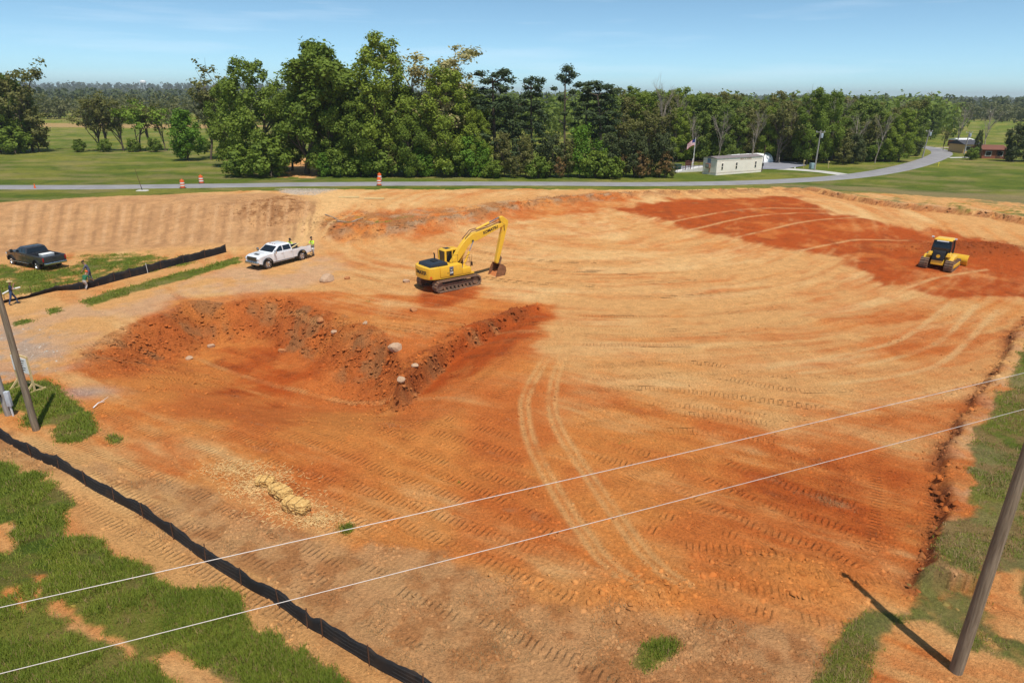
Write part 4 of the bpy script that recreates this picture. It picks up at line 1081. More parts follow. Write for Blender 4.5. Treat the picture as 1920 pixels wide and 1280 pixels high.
# spring trees with hardly any leaf
proto('sparse_a', LM['sparse'], 16, 6, .22, tipblobs(.95, .9), 2600, .42, 16, dict(depth=3, kids=[6, 4, 3], spread=[.5, .6, .7], len=[.75, .6, .6]), shell=.1)
proto('sparse_b', LM['sparse'], 16, 7, .20, tipblobs(.85, .7), 1700, .40, 17, dict(depth=3, kids=[6, 4, 3], spread=[.4, .6, .7], len=[.7, .6, .6]), shell=.1)
proto('lime', LM['lime'], 12, 4.2, .18, tipblobs(.95, 1), 2600, .42, 18, dict(depth=3, kids=[6, 3, 3], spread=[.6, .6, .7], len=[.75, .6, .6]), shell=.2)
proto('bare', None, 20, 9, .26, [], 0, 0, 19, dict(depth=4, kids=[6, 4, 3, 3], spread=[.4, .55, .6, .7], len=[.6, .6, .6, .6], up=.25), bark=M_BARKP)
# pines
def pine_crown(z0, z1, rx, k, seed):
    rd = random.Random(seed); o = []
    for i in range(k):
        f = i / (k - 1); z = z0 + (z1 - z0) * f; a = i * 2.399; q = rx * (1 - .55 * f) * rd.uniform(.45, 1)
        o.append((q * math.cos(a), q * math.sin(a), z + rd.uniform(-.4, .4), rd.uniform(1.0, 1.7)))
    return o
proto('pine_a', LM['pine'], 22, 19.5, .34, pine_crown(9, 21.5, 3.6, 30, 4), 6500, .42, 20, dict(depth=1, kids=[18], spread=[2.5], len=[.12], wig=.05), flatz=.5, shell=.25)
proto('pine_b', LM['pine'], 22, 19.5, .34, pine_crown(4, 21.5, 4.6, 44, 5), 7500, .46, 21, dict(depth=1, kids=[18], spread=[2.5], len=[.14], wig=.05), flatz=.6, shell=.25)
proto('pine_tall', LM['pine'], 24, 21.5, .36, [(0, 0, 23, 1.7), (1.4, .4, 21.7, 1.6), (-1.6, -.3, 21.2, 1.5), (.2, 1.3, 20.3, 1.4), (2.6, 0, 19.4, 1.1), (-3.2, .2, 18.6, 1.0), (1.0, -1.2, 17.9, 1.2), (-1.2, .8, 16.4, 1.2), (1.8, .3, 15.0, 1.0), (-.6, -.8, 13, 1.0)], 3600, .42, 22, dict(depth=1, kids=[12], spread=[2.5], len=[.10], wig=.04), flatz=.6, shell=.2)
# understorey
proto('bush', LM['bush'], 8, 2.5, .16, lobes(7.6, .8, 2.5, 26, 1.15, 6), 5200, .34, 23, shell=.4)
proto('cedar', LM['cedar'], 9, 6, .2, lobes(8.4, .7, 2.9, 32, 1.2, 7), 6000, .34, 24, dict(depth=1, kids=[6], spread=[1], len=[.3]), shell=.4)
proto('sapling', LM['bush'], 10, 7, .14, pine_crown(.9, 9.6, 2.5, 34, 8), 4200, .36, 25, dict(depth=1, kids=[9], spread=[1.1], len=[.3]), flatz=.8, shell=.3)
proto('olive', LM['sparse'], 9, 4, .13, lobes(8.6, .9, 2.3, 24, 1.15, 9), 3200, .36, 26, shell=.25)
proto('rust', LM['rust'], 6, 2.6, .10, lobes(5.6, .8, 1.5, 16, .8, 10), 1500, .32, 27, shell=.2)
proto('shrub', LM['oak'], 4, 1.2, .07, lobes(3.6, .4, 1.9, 18, .9, 30), 2400, .34, 28, shell=.35)
proto('wood_a', LM['wood'], 20, 8, .3, lobes(19.5, 2.0, 5.0, 34, 2.1, 31), 8000, .58, 29, shell=.5)
proto('wood_b', LM['wood'], 20, 9, .3, lobes(20, 1.5, 4.2, 34, 1.9, 32), 8000, .56, 30, shell=.5)

LM['mixed'] = leaf_mat('leaf_olive_brown', (.105, .105, .030), (.235, .215, .060), .3)
proto('wood_c', LM['mixed'], 20, 9, .3, lobes(19.5, 1.5, 4.4, 30, 1.9, 33), 5200, .50, 31, shell=.3)

def tree(key, loc, h, label, cat='tree', group=None, name='tree', wid=1.0, rz=None):
    tm, cm, ph = PROTO[key]; s = h / ph
    t = empty(name, (loc[0], loc[1], gz(loc[0], loc[1])), random.uniform(0, 6.28) if rz is None else rz, label, cat, group)
    t.scale = (s * wid, s * wid, s)
    link('trunk', tm, None, t)
    if cm: link('crown', cm, None, t)
    return t
def tpx(key, px, base_y, top_y, label, cat='tree', group=None, name='tree', wid=1.0, rz=None, dist=None):
    """stand a tree at photo pixel (px, base_y) and make it reach top_y"""
    p = on(px, base_y) if dist is None else at_y(px, base_y, dist)
    top = at_y(px, top_y, p.y).z
    return tree(key, (p.x, p.y), max(1.0, top - gz(p.x, p.y)), label, cat, group, name, wid, rz)

LOOK = {'shrub': 'dark green leafy shrub', 'olive': 'thin olive leaved shrub', 'bush': 'bright green bushy shrub', 'rust': 'rusty tan withered shrub', 'cedar': 'dark evergreen bush'}
def under(keys, px, by, ty, where, cat, group, wid):
    k = random.choice(keys); tpx(k, px, by, ty, LOOK[k] + ' ' + where, cat, group, cat, wid)
# the big hardwoods behind the road
tpx('oak_a', 488, 322, 112, 'spreading dark green tree beside the dirt track across the road', name='broadleaf_tree', wid=1.05)
tpx('airy', 575, 326, 88, 'tall open crowned green tree just right of the dirt track', name='broadleaf_tree', wid=1.25)
tpx('oak_b', 618, 328, 128, 'dark full tree filling the gap under taller crowns', name='broadleaf_tree', wid=1.05)
tpx('airy', 655, 322, 80, 'tall green tree with sky showing through its top', name='broadleaf_tree', wid=1.25, rz=2)
tpx('oak_c', 722, 328, 66, 'tallest bright green tree in the roadside clump', name='broadleaf_tree', wid=1.05)
tpx('pale', 802, 326, 80, 'pale cream blossoming tree rising behind the green clump', name='blossoming_tree', wid=1.6)
tpx('pale', 868, 324, 112, 'smaller cream blossoming tree beside the dark pines', name='blossoming_tree', wid=1.2, rz=1)
tpx('oak_c', 838, 329, 128, 'bushy mid green tree in front of the cream blossom', name='broadleaf_tree', wid=1.1, rz=4)
tpx('oak_b', 690, 330, 178, 'lower dark green tree at the front of the clump', name='broadleaf_tree', wid=1.25, rz=3)
tpx('oak_a', 775, 331, 190, 'broad low green tree with branches near the verge', name='broadleaf_tree', wid=.9, rz=5)
tpx('oak_b', 548, 320, 175, 'dark green tree overhanging the dirt track entrance', name='broadleaf_tree', wid=1.0, rz=1)
tpx('oak_c', 895, 330, 205, 'mid green tree standing before the first pine', name='broadleaf_tree', wid=.9, rz=2.4)
tpx('oak_b', 440, 312, 150, 'dark green tree at the left end of the big clump', name='broadleaf_tree', wid=1.0, rz=2.2)
tpx('oak_a', 640, 322, 150, 'broad green tree between the two open crowned trees', name='broadleaf_tree', wid=.85, rz=.7)
tpx('oak_b', 765, 324, 165, 'green tree under the first cream blossoming tree', name='broadleaf_tree', wid=1.2, rz=1.9)
tpx('oak_b', 880, 322, 160, 'green tree between the cream blossom and the dense pine', name='broadleaf_tree', wid=1.1, rz=.3)
g_ = 'shrubs along the verge of the big trees'
for px in (455, 515, 612, 640, 672, 705, 740, 780, 812, 850, 880, 905): under(['shrub', 'shrub', 'olive', 'bush'], px + random.uniform(-8, 8), 331, 284 + random.uniform(-30, 18), 'at the foot of the tall roadside trees', 'shrub', g_, 1.2)
# pines
tpx('pine_b', 928, 326, 131, 'dense dark pine next to the tall hardwoods', name='pine_tree', wid=1.5)
tpx('pine_b', 997, 320, 145, 'dark round topped pine left of the tallest pine', name='pine_tree', wid=1.1, rz=2)
tpx('pine_tall', 1058, 316, 122, 'tallest pine with bare trunk and tufted top', name='pine_tree', wid=1.0, rz=.2)
tpx('pine_a', 1100, 318, 152, 'dark pine with twin rounded tops beside the tallest pine', name='pine_tree', wid=1.5, rz=1)
tpx('pine_a', 1128, 320, 158, 'dark pine at the right end of the pine group', name='pine_tree', wid=1.4, rz=3)
tpx('pine_b', 960, 322, 185, 'short dark pine between two taller pines', name='pine_tree', wid=1.1, rz=4)
# saplings in front
for k, (key, px, ty, lab) in enumerate([('sapling', 1087, 232, 'bright green conical young tree by the road'), ('olive', 945, 248, 'olive leaved young tree before the pines'), ('sapling', 905, 262, 'green young tree at the edge of the big clump'),
        ('olive', 985, 255, 'thin olive young tree between shrubs'), ('cedar', 1030, 252, 'dark bushy evergreen left of the bright young tree'), ('cedar', 1140, 250, 'dark bushy evergreen right of the bright young tree'),
        ('cedar', 1190, 246, 'big dark rounded evergreen near the trailer yard'), ('cedar', 1235, 250, 'dark rounded evergreen at the end of the thicket'), ('sapling', 1125, 262, 'slim green young tree behind the bright one'),
        ('rust', 1168, 285, 'rusty tan small tree in the roadside thicket'), ('rust', 1212, 288, 'withered tan small tree beside the dark evergreens'), ('olive', 1065, 262, 'olive young tree left of the bright conical one')]):
    tpx(key, px, 332, ty, lab, name='young_tree' if key != 'cedar' else 'evergreen_tree', wid=1.05)
for px in (925, 965, 1010, 1050, 1110, 1150, 1200, 1240, 1255): under(['shrub', 'olive', 'rust', 'shrub'], px + random.uniform(-6, 6), 334, 296 + random.uniform(-20, 14), 'low at the foot of the evergreen thicket', 'shrub', 'shrubs along the thicket', 1.2)
# left field
tpx('sparse_a', 15, 286, 96, 'tall half leafed tree at the far left field edge', name='tree', wid=1.1); tpx('oak_b', 38, 284, 140, 'dark green tree in the far left clump', name='broadleaf_tree', wid=1.1)
tpx('sparse_a', 62, 284, 112, 'brown green thin crowned tree in the far left clump', name='tree', wid=1.05, rz=2); tpx('oak_b', 0, 286, 170, 'dark green tree at the outer end of the left clump', name='broadleaf_tree', wid=1.3, rz=1)
tpx('olive', 75, 285, 200, 'olive bush under the far left clump', 'bush', name='bush', wid=1.3); tpx('shrub', 30, 288, 235, 'dark green shrub under the far left clump', 'shrub', name='shrub', wid=1.2)
for px, ty, key, lab in [(188, 172, 'sparse_a', 'thin multi stemmed olive tree left of the lime one'), (206, 180, 'sparse_b', 'leaning thin tree with olive haze of leaves'), (232, 178, 'sparse_a', 'olive tree behind the lime green tree'), (262, 188, 'lime', 'lime green young leafed tree at the field edge'),
                         (285, 178, 'sparse_b', 'thin dark stemmed tree right of the lime one'), (310, 190, 'sparse_b', 'sparse tree left of the bright green bush'), (395, 150, 'sparse_b', 'sparse olive tree left of the big dark tree'), (428, 112, 'sparse_b', 'tall thinly leafed tree rising behind the dark tree')]:
    tpx(key, px, 283 if px < 330 else 300, ty, lab, name='tree', wid=1.15)
tpx('bush', 352, 301, 206, 'dense bright green bushy tree alone in the field', name='bushy_tree', wid=1.15)
for px in (150, 200, 250, 290, 385): tpx('shrub', px, 285, 262 + random.uniform(-4, 4), 'small dark shrub along the far field edge', 'shrub', 'shrubs on the field edge', 'shrub', 1.1)
# woodland behind the trailer
kinds = ['wood_a', 'wood_b', 'oak_c', 'wood_c', 'sparse_a', 'wood_c', 'wood_b', 'sparse_a']
lab = {'wood_c': 'olive brown woodland tree behind the trailer yard', 'wood_a': 'round crowned green woodland tree behind the trailer yard', 'wood_b': 'narrow green woodland tree behind the trailer yard', 'oak_c': 'bright green woodland tree behind the trailer yard', 'sparse_a': 'thinly leafed olive woodland tree behind the trailer yard'}
for row, (by, ty, step) in enumerate([(303, 196, 34), (298, 178, 30), (293, 168, 30)]):
    px = 1130 + 11 * row
    while px < 1690 - 20 * row:
        key = kinds[random.randrange(len(kinds))]
        tt = ty + (px - 1150) * .030 + random.uniform(-7, 12)
        if key == 'sparse_a' and row: key = 'wood_c'
        tpx(key, px, by, tt, lab[key], group='woodland trees behind the trailer', name='woodland_tree', wid=1.15)
        px += step * random.uniform(.75, 1.25)
for px, ty, lab_ in [(1300, 205, 'bare grey tree at the wood edge behind the flagpole'), (1345, 198, 'bare grey tree at the wood edge above the trailer end'), (1410, 195, 'bare grey tree at the wood edge behind the white shelter'), (1460, 190, 'slim bare tree at the wood edge by the parking lot'), (1600, 205, 'bare tree at the wood edge right of the lot pole'), (1640, 200, 'bare tree at the wood edge before the road bend')]:
    tpx('bare', px, 306, ty, lab_, name='bare_tree', wid=1.0)
tpx('bare', 1243, 303, 134, 'tall bare leafless tree above the woodland', name='bare_tree', wid=.8); tpx('bare', 1262, 303, 165, 'pale trunked bare tree beside the taller bare one', name='bare_tree', wid=.8, rz=2)
tpx('bare', 1490, 300, 152, 'bare tree at the end of the parking lot', name='bare_tree', wid=.9, rz=1); tpx('bare', 1560, 300, 160, 'greyish bare tree behind the utility pole', name='bare_tree', wid=1.0, rz=3)
tpx('oak_b', 1512, 308, 166, 'dark green tree above the green transformer box', name='broadleaf_tree', wid=.95); tpx('oak_a', 1545, 306, 172, 'dark spreading tree beside the utility pole', name='broadleaf_tree', wid=.7, rz=2)
tpx('sparse_a', 1455, 306, 178, 'olive thinly leafed tree with pale trunk by the lot', name='tree', wid=1.0); tpx('sparse_a', 1375, 300, 190, 'olive spring tree behind the trailer roof', name='tree', wid=1.1, rz=2)
for px in range(1580, 1720, 17): under(['olive', 'shrub', 'cedar'], px, 309 - (px - 1580) * .12, 262 + random.uniform(-12, 16), 'growing along the bend of the road', 'bush', 'bushes along the road bend', 1.25)
for px in range(1270, 1500, 20): tpx('shrub', px, 301, 270 + random.uniform(-8, 8), 'green shrub along the foot of the woodland', 'shrub', 'shrubs below the woodland', 'shrub', 1.5)
tpx('sparse_a', 1690, 292, 176, 'olive crowned tree near the leaning pole', name='tree', wid=1.0); tpx('bare', 1668, 290, 175, 'bare tree above the road bend', name='bare_tree', wid=.9)
tpx('wood_b', 1715, 285, 190, 'green tree just behind the leaning pole', name='broadleaf_tree', wid=1.0)
# right, round the houses
tpx('cedar', 1897, 303, 232, 'large dark evergreen bush at the edge of the meadow', name='evergreen_tree', wid=1.05); tpx('cedar', 1930, 303, 240, 'dark evergreen at the meadow corner', name='evergreen_tree', wid=1.1, rz=2)
tpx('cedar', 1828, 298, 244, 'slim dark conifer before the brick house', name='evergreen_tree', wid=.42); tpx('shrub', 1822, 300, 276, 'dark round shrub at the foot of the slim conifer', 'shrub', name='shrub', wid=1.0)
tpx('bare', 1793, 280, 190, 'dark bare tree behind the tan house', name='bare_tree', wid=1.1); tpx('bare', 1845, 280, 192, 'dark bare tree behind the brick house', name='bare_tree', wid=1.2, rz=2); tpx('sparse_b', 1768, 283, 236, 'small twiggy tree at the house drive', name='tree', wid=.9)
tpx('wood_b', 1745, 262, 196, 'green tree beyond the road bend', name='broadleaf_tree', wid=1.0)

# ------------------------------------------------------------------ distant woods: one mass to the skyline
def woods(name, spots, hs, nleaf, size, mat, label):
    Vs, Fs, Ts = [], [], []; off_ = 0
    for (x, y), h in zip(spots, hs):
        z = float(zbase(x, y)); w = h * rng.uniform(.26, .42)
        cl = [(x + rng.normal() * w * .4, y + rng.normal() * w * .4, z + h * f, w * (1.05 - .5 * f)) for f in (.25, .45, .65, .85)]
        V, F, t = leaves([c[:3] for c in cl], [c[3] for c in cl], nleaf, size, np.array([x, y, z + h * .4]), 1.0, .35, .5)
        Vs.append(V); Fs.append(F + off_); Ts.append(np.clip(t * .7 + rng.uniform(-.1, .4), 0, 1)); off_ += len(V)
    me = np_mesh(name, np.concatenate(Vs), np.concatenate(Fs)); a = me.attributes.new('tint', 'FLOAT', 'POINT'); a.data.foreach_set('value', np.concatenate(Ts).astype(np.float32))
    o = link(name, me, mat); return tag(o, label, None, None, 'stuff')
def spots(n, y0, y1, px0, px1, gap=None):
    out = []
    while len(out) < n:
        y = math.exp(rng.uniform(math.log(y0), math.log(y1))); px = rng.uniform(px0, px1); x = (px - 964) / FPX * y * 1.05
        if gap and gap(px, y): continue
        out.append((x, y))
    return out
LM['far1'] = leaf_mat('leaf_far_mixed', (.075, .095, .034), (.18, .17, .065), .25); LM['far2'] = leaf_mat('leaf_far_dark', (.060, .085, .036), (.105, .125, .052), .25)
s = spots(260, 290, 480, -500, 620, lambda px, y: px < 210 and y < 330); woods('woodland', s, rng.uniform(7, 13, len(s)), 150, 1.3, LM['far1'], 'hazy mixed spring woodland beyond the left field')
s = spots(330, 300, 620, 1690, 2500, lambda px, y: y < 400 and px > 1740); woods('woodland', s, rng.uniform(7, 13, len(s)), 130, 1.4, LM['far1'], 'brownish mixed woodland beyond the houses')
s = spots(420, 220, 420, 560, 1720); woods('woodland', s, rng.uniform(10, 15, len(s)), 130, 1.4, LM['wood'], 'green woodland behind the roadside trees')
s = spots(2600, 560, 2600, -600, 2600); woods('woodland', s, rng.uniform(10, 17, len(s)), 46, 4.0, LM['far2'], 'dark distant woods reaching to the skyline')
s = spots(2000, 2400, 5500, -600, 2600); woods('woodland', s, rng.uniform(14, 24, len(s)), 34, 8.0, LM['far2'], 'faint blue wooded hills on the skyline')
# ------------------------------------------------------------------ silt fences
M_FABRIC = flat('black_silt_fabric', (.012, .012, .014), .85, var=.3, scale=3, dirt=(.10, .06, .035, .5))
M_WIRE = flat('fence_wire', (.12, .12, .12), .6, .3)
M_STAKE = flat('rusty_steel_post', (.13, .065, .04), .8, .3, var=.3)
def silt_fence(label, pts, h, gap=0.0, wire=True, sag=None, pale=()):
    P = smooth_line(np.array([on(*p)[:2] for p in pts]), 10)
    seg = np.linalg.norm(np.diff(P, axis=0), axis=1); s = np.concatenate([[0], np.cumsum(seg)])
    posts_s = [s[k * 10] for k in range(len(pts))]
    t = empty('silt_fence', (P[0][0], P[0][1], gz(*P[0])), 0, label, 'silt fence'); o = Vector(t.location)
    n = int(s[-1] / .12); V = []; F = []; tops = []
    for i in range(n + 1):
        d = s[-1] * i / n; x = np.interp(d, s, P[:, 0]); y = np.interp(d, s, P[:, 1])
        j = int(np.clip(np.searchsorted(posts_s, d) - 1, 0, len(posts_s) - 2)); f = (d - posts_s[j]) / max(.01, posts_s[j + 1] - posts_s[j])
        a = np.interp(d + .05, s, P[:, 0]) - x; b = np.interp(d + .05, s, P[:, 1]) - y; L = math.hypot(a, b) or 1; nx, ny = -b / L, a / L
        k = sag(d / s[-1]) if sag else 1.0
        hh = h * k - .10 * math.sin(math.pi * f) * k + .02 * math.sin(d * 7.1) + .012 * math.sin(d * 17)
        bulge = .05 * math.sin(math.pi * f) * math.sin(d * 2.3 + 1); z = gz(x, y)
        if sag and k < .9: bulge += (1 - k) * .35
        row = []
        for q, off in ((-.04, 0), (.33, bulge * .5), (.66, bulge * .8), (1.0, bulge)):
            row.append((x + nx * off - o.x, y + ny * off - o.y, z + max(q, -.04) * hh - o.z))
        for w in (.008, -.008):
            for p in row: V.append((p[0] + nx * w, p[1] + ny * w, p[2]))
        tops.append((Vector((x - o.x, y - o.y, z - o.z)), hh))
    for i in range(n):
        a = i * 8; b = a + 8
        for q in range(3): F += [(a + q, b + q, b + q + 1, a + q + 1), (a + 4 + q, a + 5 + q, b + 5 + q, b + 4 + q)]
        F.append((a + 3, b + 3, b + 7, a + 7))
    link('fabric', np_mesh('fabric', V, F), M_FABRIC, t, True)
    for k, d in enumerate(posts_s):
        x = np.interp(d, s, P[:, 0]); y = np.interp(d, s, P[:, 1]); a = np.interp(d + .05, s, P[:, 0]) - x; b = np.interp(d + .05, s, P[:, 1]) - y; L = math.hypot(a, b) or 1
        sx, sy = (-b / L, a / L)
        if (Vector((sx, sy)).dot(Vector((-x, -y)))) < 0: sx, sy = -sx, -sy
        ln = random.uniform(-.04, .04); c = Vector((x + sx * .04 - o.x, y + sy * .04 - o.y, gz(x, y) - o.z))
        MB().tube([c + Vector((0, 0, -.2)), c + Vector((ln, ln, h + random.uniform(.03, .12)))], .02, 5).build('post', M_WHITE if k in pale else M_STAKE, t)
    if wire:
        w = MB()
        for q in (.15, .4, .65, .9):
            w.tube([p + Vector((0, 0, hh * q)) + Vector((-.513, -.858, 0)) * .016 for p, hh in tops[::3]], .0016, 3, False)
        w.build('wire', M_WIRE, t)
    return t
silt_fence('long black silt fence winding beside the near grass slope', [(-150, 752), (-60, 792), (0, 822), (62, 857), (112, 879), (163, 911), (216, 940), (272, 971), (328, 1010), (388, 1054), (454, 1096), (527, 1138), (578, 1176), (607, 1192), (695, 1246), (795, 1302), (880, 1360), (990, 1430)], .66)
silt_fence('half raised black silt fence below the bank where workers stand', [(424, 473), (384, 484), (344, 494), (302, 505), (277, 512), (245, 520), (215, 528), (185, 536), (150, 543), (108, 545), (60, 556), (10, 567), (-60, 585)], .80, wire=False,
           sag=lambda u: 1.0 if u < .56 else max(.32, 1 - (u - .56) * 4.2) + .25 * max(0, math.sin((u - .6) * 14)) * (u > .6), pale=(4,))

# ------------------------------------------------------------------ poles and wires
def wood_pole_mat(name, a, b):
    t = NT(name, .9, .15); tcn = t.n('TexCoord').outputs['Object']; mp_ = t.n('Mapping'); mp_.inputs['Scale'].default_value = (9, 9, .5); t.l(tcn, mp_.inputs['Vector'])
    n = t.noise(2.2, 6, .65, mp_.outputs['Vector']); t.l(t.mix(t.rng(n, .3, .7, 0, 1), a, b), t.b.inputs['Base Color']); t.bump(n, .7, .02); return t.m
M_POLE = wood_pole_mat('weathered_pole_wood', (.13, .095, .065), (.31, .25, .18)); M_POLEG = wood_pole_mat('grey_pole_wood', (.20, .18, .165), (.42, .39, .36))
def pole(label, base, h, r0, r1, mat=M_POLE, lean=(0, 0), arm=0.0, can=False, name='utility_pole', armdir=0.0):
    t = empty(name, base, 0, label, 'utility pole')
    n = 8; P = [(lean[0] * k / n * h, lean[1] * k / n * h, -.3 + (h + .3) * k / n) for k in range(n + 1)]
    MB().tube(P, [r0 + (r1 - r0) * k / n for k in range(n + 1)], 14).build('shaft', mat, t, True)
    top = Vector((lean[0] * h, lean[1] * h, h))
    if arm:
        c = MB().box(tuple(top - Vector((0, 0, .35))), (arm, .10, .12), rot=(0, 0, math.degrees(armdir))).build('crossarm', mat, t)
        for k in (-.45, .45): MB().lathe([(.02, 0), (.05, .02), (.03, .08), (.05, .12), (.02, .16)], 8, 'z', tuple(top + Vector((math.cos(armdir) * k * arm, math.sin(armdir) * k * arm, -.28)))).build('insulator', M_WHITE, c)
    if can:
        q = top + Vector((.28, -.12, -1.35)); g = MB().lathe([(.02, 0), (.24, 0), (.24, .75), (.2, .82), (.02, .84)], 14, 'z', tuple(q)).build('transformer', M_STEEL, t, True)
        MB().tube([q + Vector((0, 0, .84)), q + Vector((0, 0, 1.05))], .03, 6).build('bushing', M_STAKE, g)
    return t
b0 = on(68, 806); pole('weathered wooden pole rising from the grass patch inside the near fence', b0, 9.6, .155, .105, M_POLE, (-.008, 0))
bR = on(1792, 1257); bR.z -= .02
rp_ = pole('thick brown utility pole standing in dug earth on the near right grass', bR, 9.7, .172, .125, M_POLE, (.014, .004))
b1 = on(16, 778); mp1 = pole('grey service pole carrying an electric meter and switch box', b1, 7.5, .15, .11, M_POLEG, (-.015, 0), name='service_pole')
bx = MB().box((.26, -.06, .92), (.22, .16, .80)).bevel(.02).build('switch_box', flat('grey_meter_enclosure', (.50, .53, .58), .45), mp1, True)
MB().lathe([(.01, .0), (.09, .0), (.09, -.1), (.01, -.12)], 12, 'y', (-.02, -.18, 1.15)).build('meter', M_GLASS, mp1); MB().tube([(.26, -.06, .55), (.28, -.06, -.1)], .045, 8).build('conduit', flat('pale_conduit', (.60, .62, .66), .5), mp1, True)
Lp = Vector((-34, -5.2, 0)); Lp = Vector((bR.x + (-6.5 - bR.x) * 2.3, bR.y + (6.5 - bR.y) * 2.3, 0))
def wire(label, za, zb, sag, dx=0):
    A = Vector((bR.x + .014 * za + dx, bR.y, za)); B = Vector((Lp.x, Lp.y, zb)); pts = []
    for k in range(61):
        u = k / 60; p = A.lerp(B, u); p.z -= sag * 4 * u * (1 - u); pts.append(p)
    o = MB().tube(pts, .0055, 6).build('overhead_wire', flat('bare_aluminium_wire', (.58, .53, .50), .55, .2), None, True); return tag(o, label, 'wire', 'overhead wires')
wire('upper bare overhead wire strung from the near right utility pole', 9.27, 9.2, .25); wire('lower bare overhead wire strung from the near right utility pole', 8.28, 8.2, .25)
for px, by, ty, lab, lean in [(1527, 320, 244, 'utility pole with transformer beside the parking lot drive', (.0, 0)), (1729, 297, 243, 'leaning utility pole with transformer at the road bend', (.05, 0)), (1807, 289, 246, 'utility pole with transformer in front of the tan house', (.03, 0))]:
    p = on(px, by); pole(lab, p, at_y(px, ty, p.y).z - p.z, .15, .10, M_POLEG, lean, 1.6, True)

# ------------------------------------------------------------------ site sign on timber feet
a = on(38, 725); b_ = on(66, 735); dv = Vector((b_.x - a.x, b_.y - a.y, 0)); Ls = dv.length; mid = (a + b_) / 2
sg = empty('site_sign', (mid.x, mid.y, gz(mid.x, mid.y)), math.atan2(dv.y, dv.x), 'white notice board on a pale timber frame beside the grass patch', 'sign')
hw_ = Ls / 2
for s_ in (-1, 1):
    MB().box((s_ * hw_, 0, 1.0), (.09, .09, 2.0)).build('post', M_WOOD, sg); MB().box((s_ * hw_, 0, .05), (.09, 1.1, .09)).build('foot', M_WOOD, sg)
    for q in (-1, 1): MB().box((s_ * hw_, q * .25, .27), (.05, .09, .66), rot=(q * 45, 0, 0)).build('brace', M_WOOD, sg)
MB().box((0, 0, 1.98), (Ls + .1, .06, .09)).build('top_rail', M_WOOD, sg); bo = MB().box((0, -.055, 1.48), (Ls + .02, .02, .85)).build('board', M_WHITE, sg)
for k in range(5): MB().box((0, -.068, 1.75 - k * .13), (Ls * (.75 - .12 * (k % 3)), .004, .04)).build('print_line', M_BLACK, bo)

# ------------------------------------------------------------------ straw bales
def straw_mat():
    t = NT('straw', .95, .1); tcn = t.n('TexCoord').outputs['Object']; n = t.noise(14, 5, .7, tcn); n2 = t.noise(3, 3, .6, tcn)
    t.l(t.mix(t.rng(n, .3, .7, 0, 1), (.46, .24, .07), (.84, .56, .22)), t.b.inputs['Base Color']); t.bump(t.math('ADD', n, t.math('MULTIPLY', n2, .6)), 1.0, .05); return t.m
M_STRAW = straw_mat()
def bale(label, loc, rz, size=(1.0, .5, .42), tilt=0, seed=0):
    t = empty('straw_bale', loc, rz, label, 'straw bale'); bm = bmesh.new(); bmesh.ops.create_cube(bm, size=1)
    bmesh.ops.subdivide_edges(bm, edges=bm.edges[:], cuts=9, use_grid_fill=True); rd = random.Random(seed)
    for v in bm.verts:
        v.co = Vector((v.co.x * size[0], v.co.y * size[1], (v.co.z + .5) * size[2])); e = .05
        v.co += Vector((rd.uniform(-1, 1), rd.uniform(-1, 1), rd.uniform(-1, .7))) * .045
        e_ = Vector((v.co.x / size[0] * 2, v.co.y / size[1] * 2, v.co.z / size[2] * 2 - 1)); rr3 = max(0, e_.length - 1.15); v.co -= Vector((v.co.x, v.co.y, v.co.z - size[2] / 2)) * rr3 * .28
        for q, sgn_ in ((size[0] * .17, 1), (-size[0] * .17, 1)):
            if abs(v.co.x - q) < .06: v.co.y *= .93; v.co.z = v.co.z * .96
    me = bpy.data.meshes.new('straw'); bm.to_mesh(me); bm.free(); o = link('straw', me, M_STRAW, t); o.rotation_euler = (0, R(tilt), 0)
    for q in (-.17, .17): MB().tube([(q * size[0], y, z) for y, z in ((-size[1] * .48, .0), (-size[1] * .48, size[2]), (size[1] * .48, size[2]), (size[1] * .48, 0))], .008, 4).build('twine', M_STAKE, t)
    return t
fa = math.atan2(-.513, .858)
c1 = on(556, 957); c2 = on(527, 930); c3 = on(497, 908)
bale('whole straw bale at the lower end of the bale row', (c1.x, c1.y, c1.z), fa + .15, (1.05, .58, .50), 2, 1); bale('straw bale butted between the whole bale and the broken one', (c2.x, c2.y, c2.z), fa - .12, (1.05, .56, .44), -3, 2)
bale('small broken brown straw bale at the upper end of the row', (c3.x, c3.y, c3.z - .03), fa + .5, (.72, .50, .36), 6, 3)
def scatter_strands(name, label, spots_, mat, L=.28, n=1400):
    V = []; F = []
    for _ in range(n):
        c, sx, sy = spots_[random.randrange(len(spots_))]; x = random.gauss(c.x, sx); y = random.gauss(c.y, sy); z = gz(x, y) + random.uniform(.005, .05); a = random.uniform(0, 6.28); l = L * random.uniform(.4, 1); w = .008
        k = len(V); dx, dy = math.cos(a) * l / 2, math.sin(a) * l / 2; q = random.uniform(-.04, .04)
        V += [(x - dx - dy / l * w, y - dy + dx / l * w, z - q), (x + dx - dy / l * w, y + dy + dx / l * w, z + q), (x + dx + dy / l * w, y + dy - dx / l * w, z + q + .012), (x - dx + dy / l * w, y - dy - dx / l * w, z - q + .012)]; F.append((k, k + 1, k + 2, k + 3))
    o = link(name, np_mesh(name, V, F), mat); return tag(o, label, None, None, 'stuff')
scatter_strands('loose_straw', 'loose straw spilled round the bales', [(on(500, 900), .7, .5), (on(440, 880), .7, .35), (on(470, 915), .5, .4), (on(595, 975), .5, .25), (on(540, 950), .7, .5)], flat('straw_strand', (.74, .50, .22), .9, var=.2), .16, 5000)

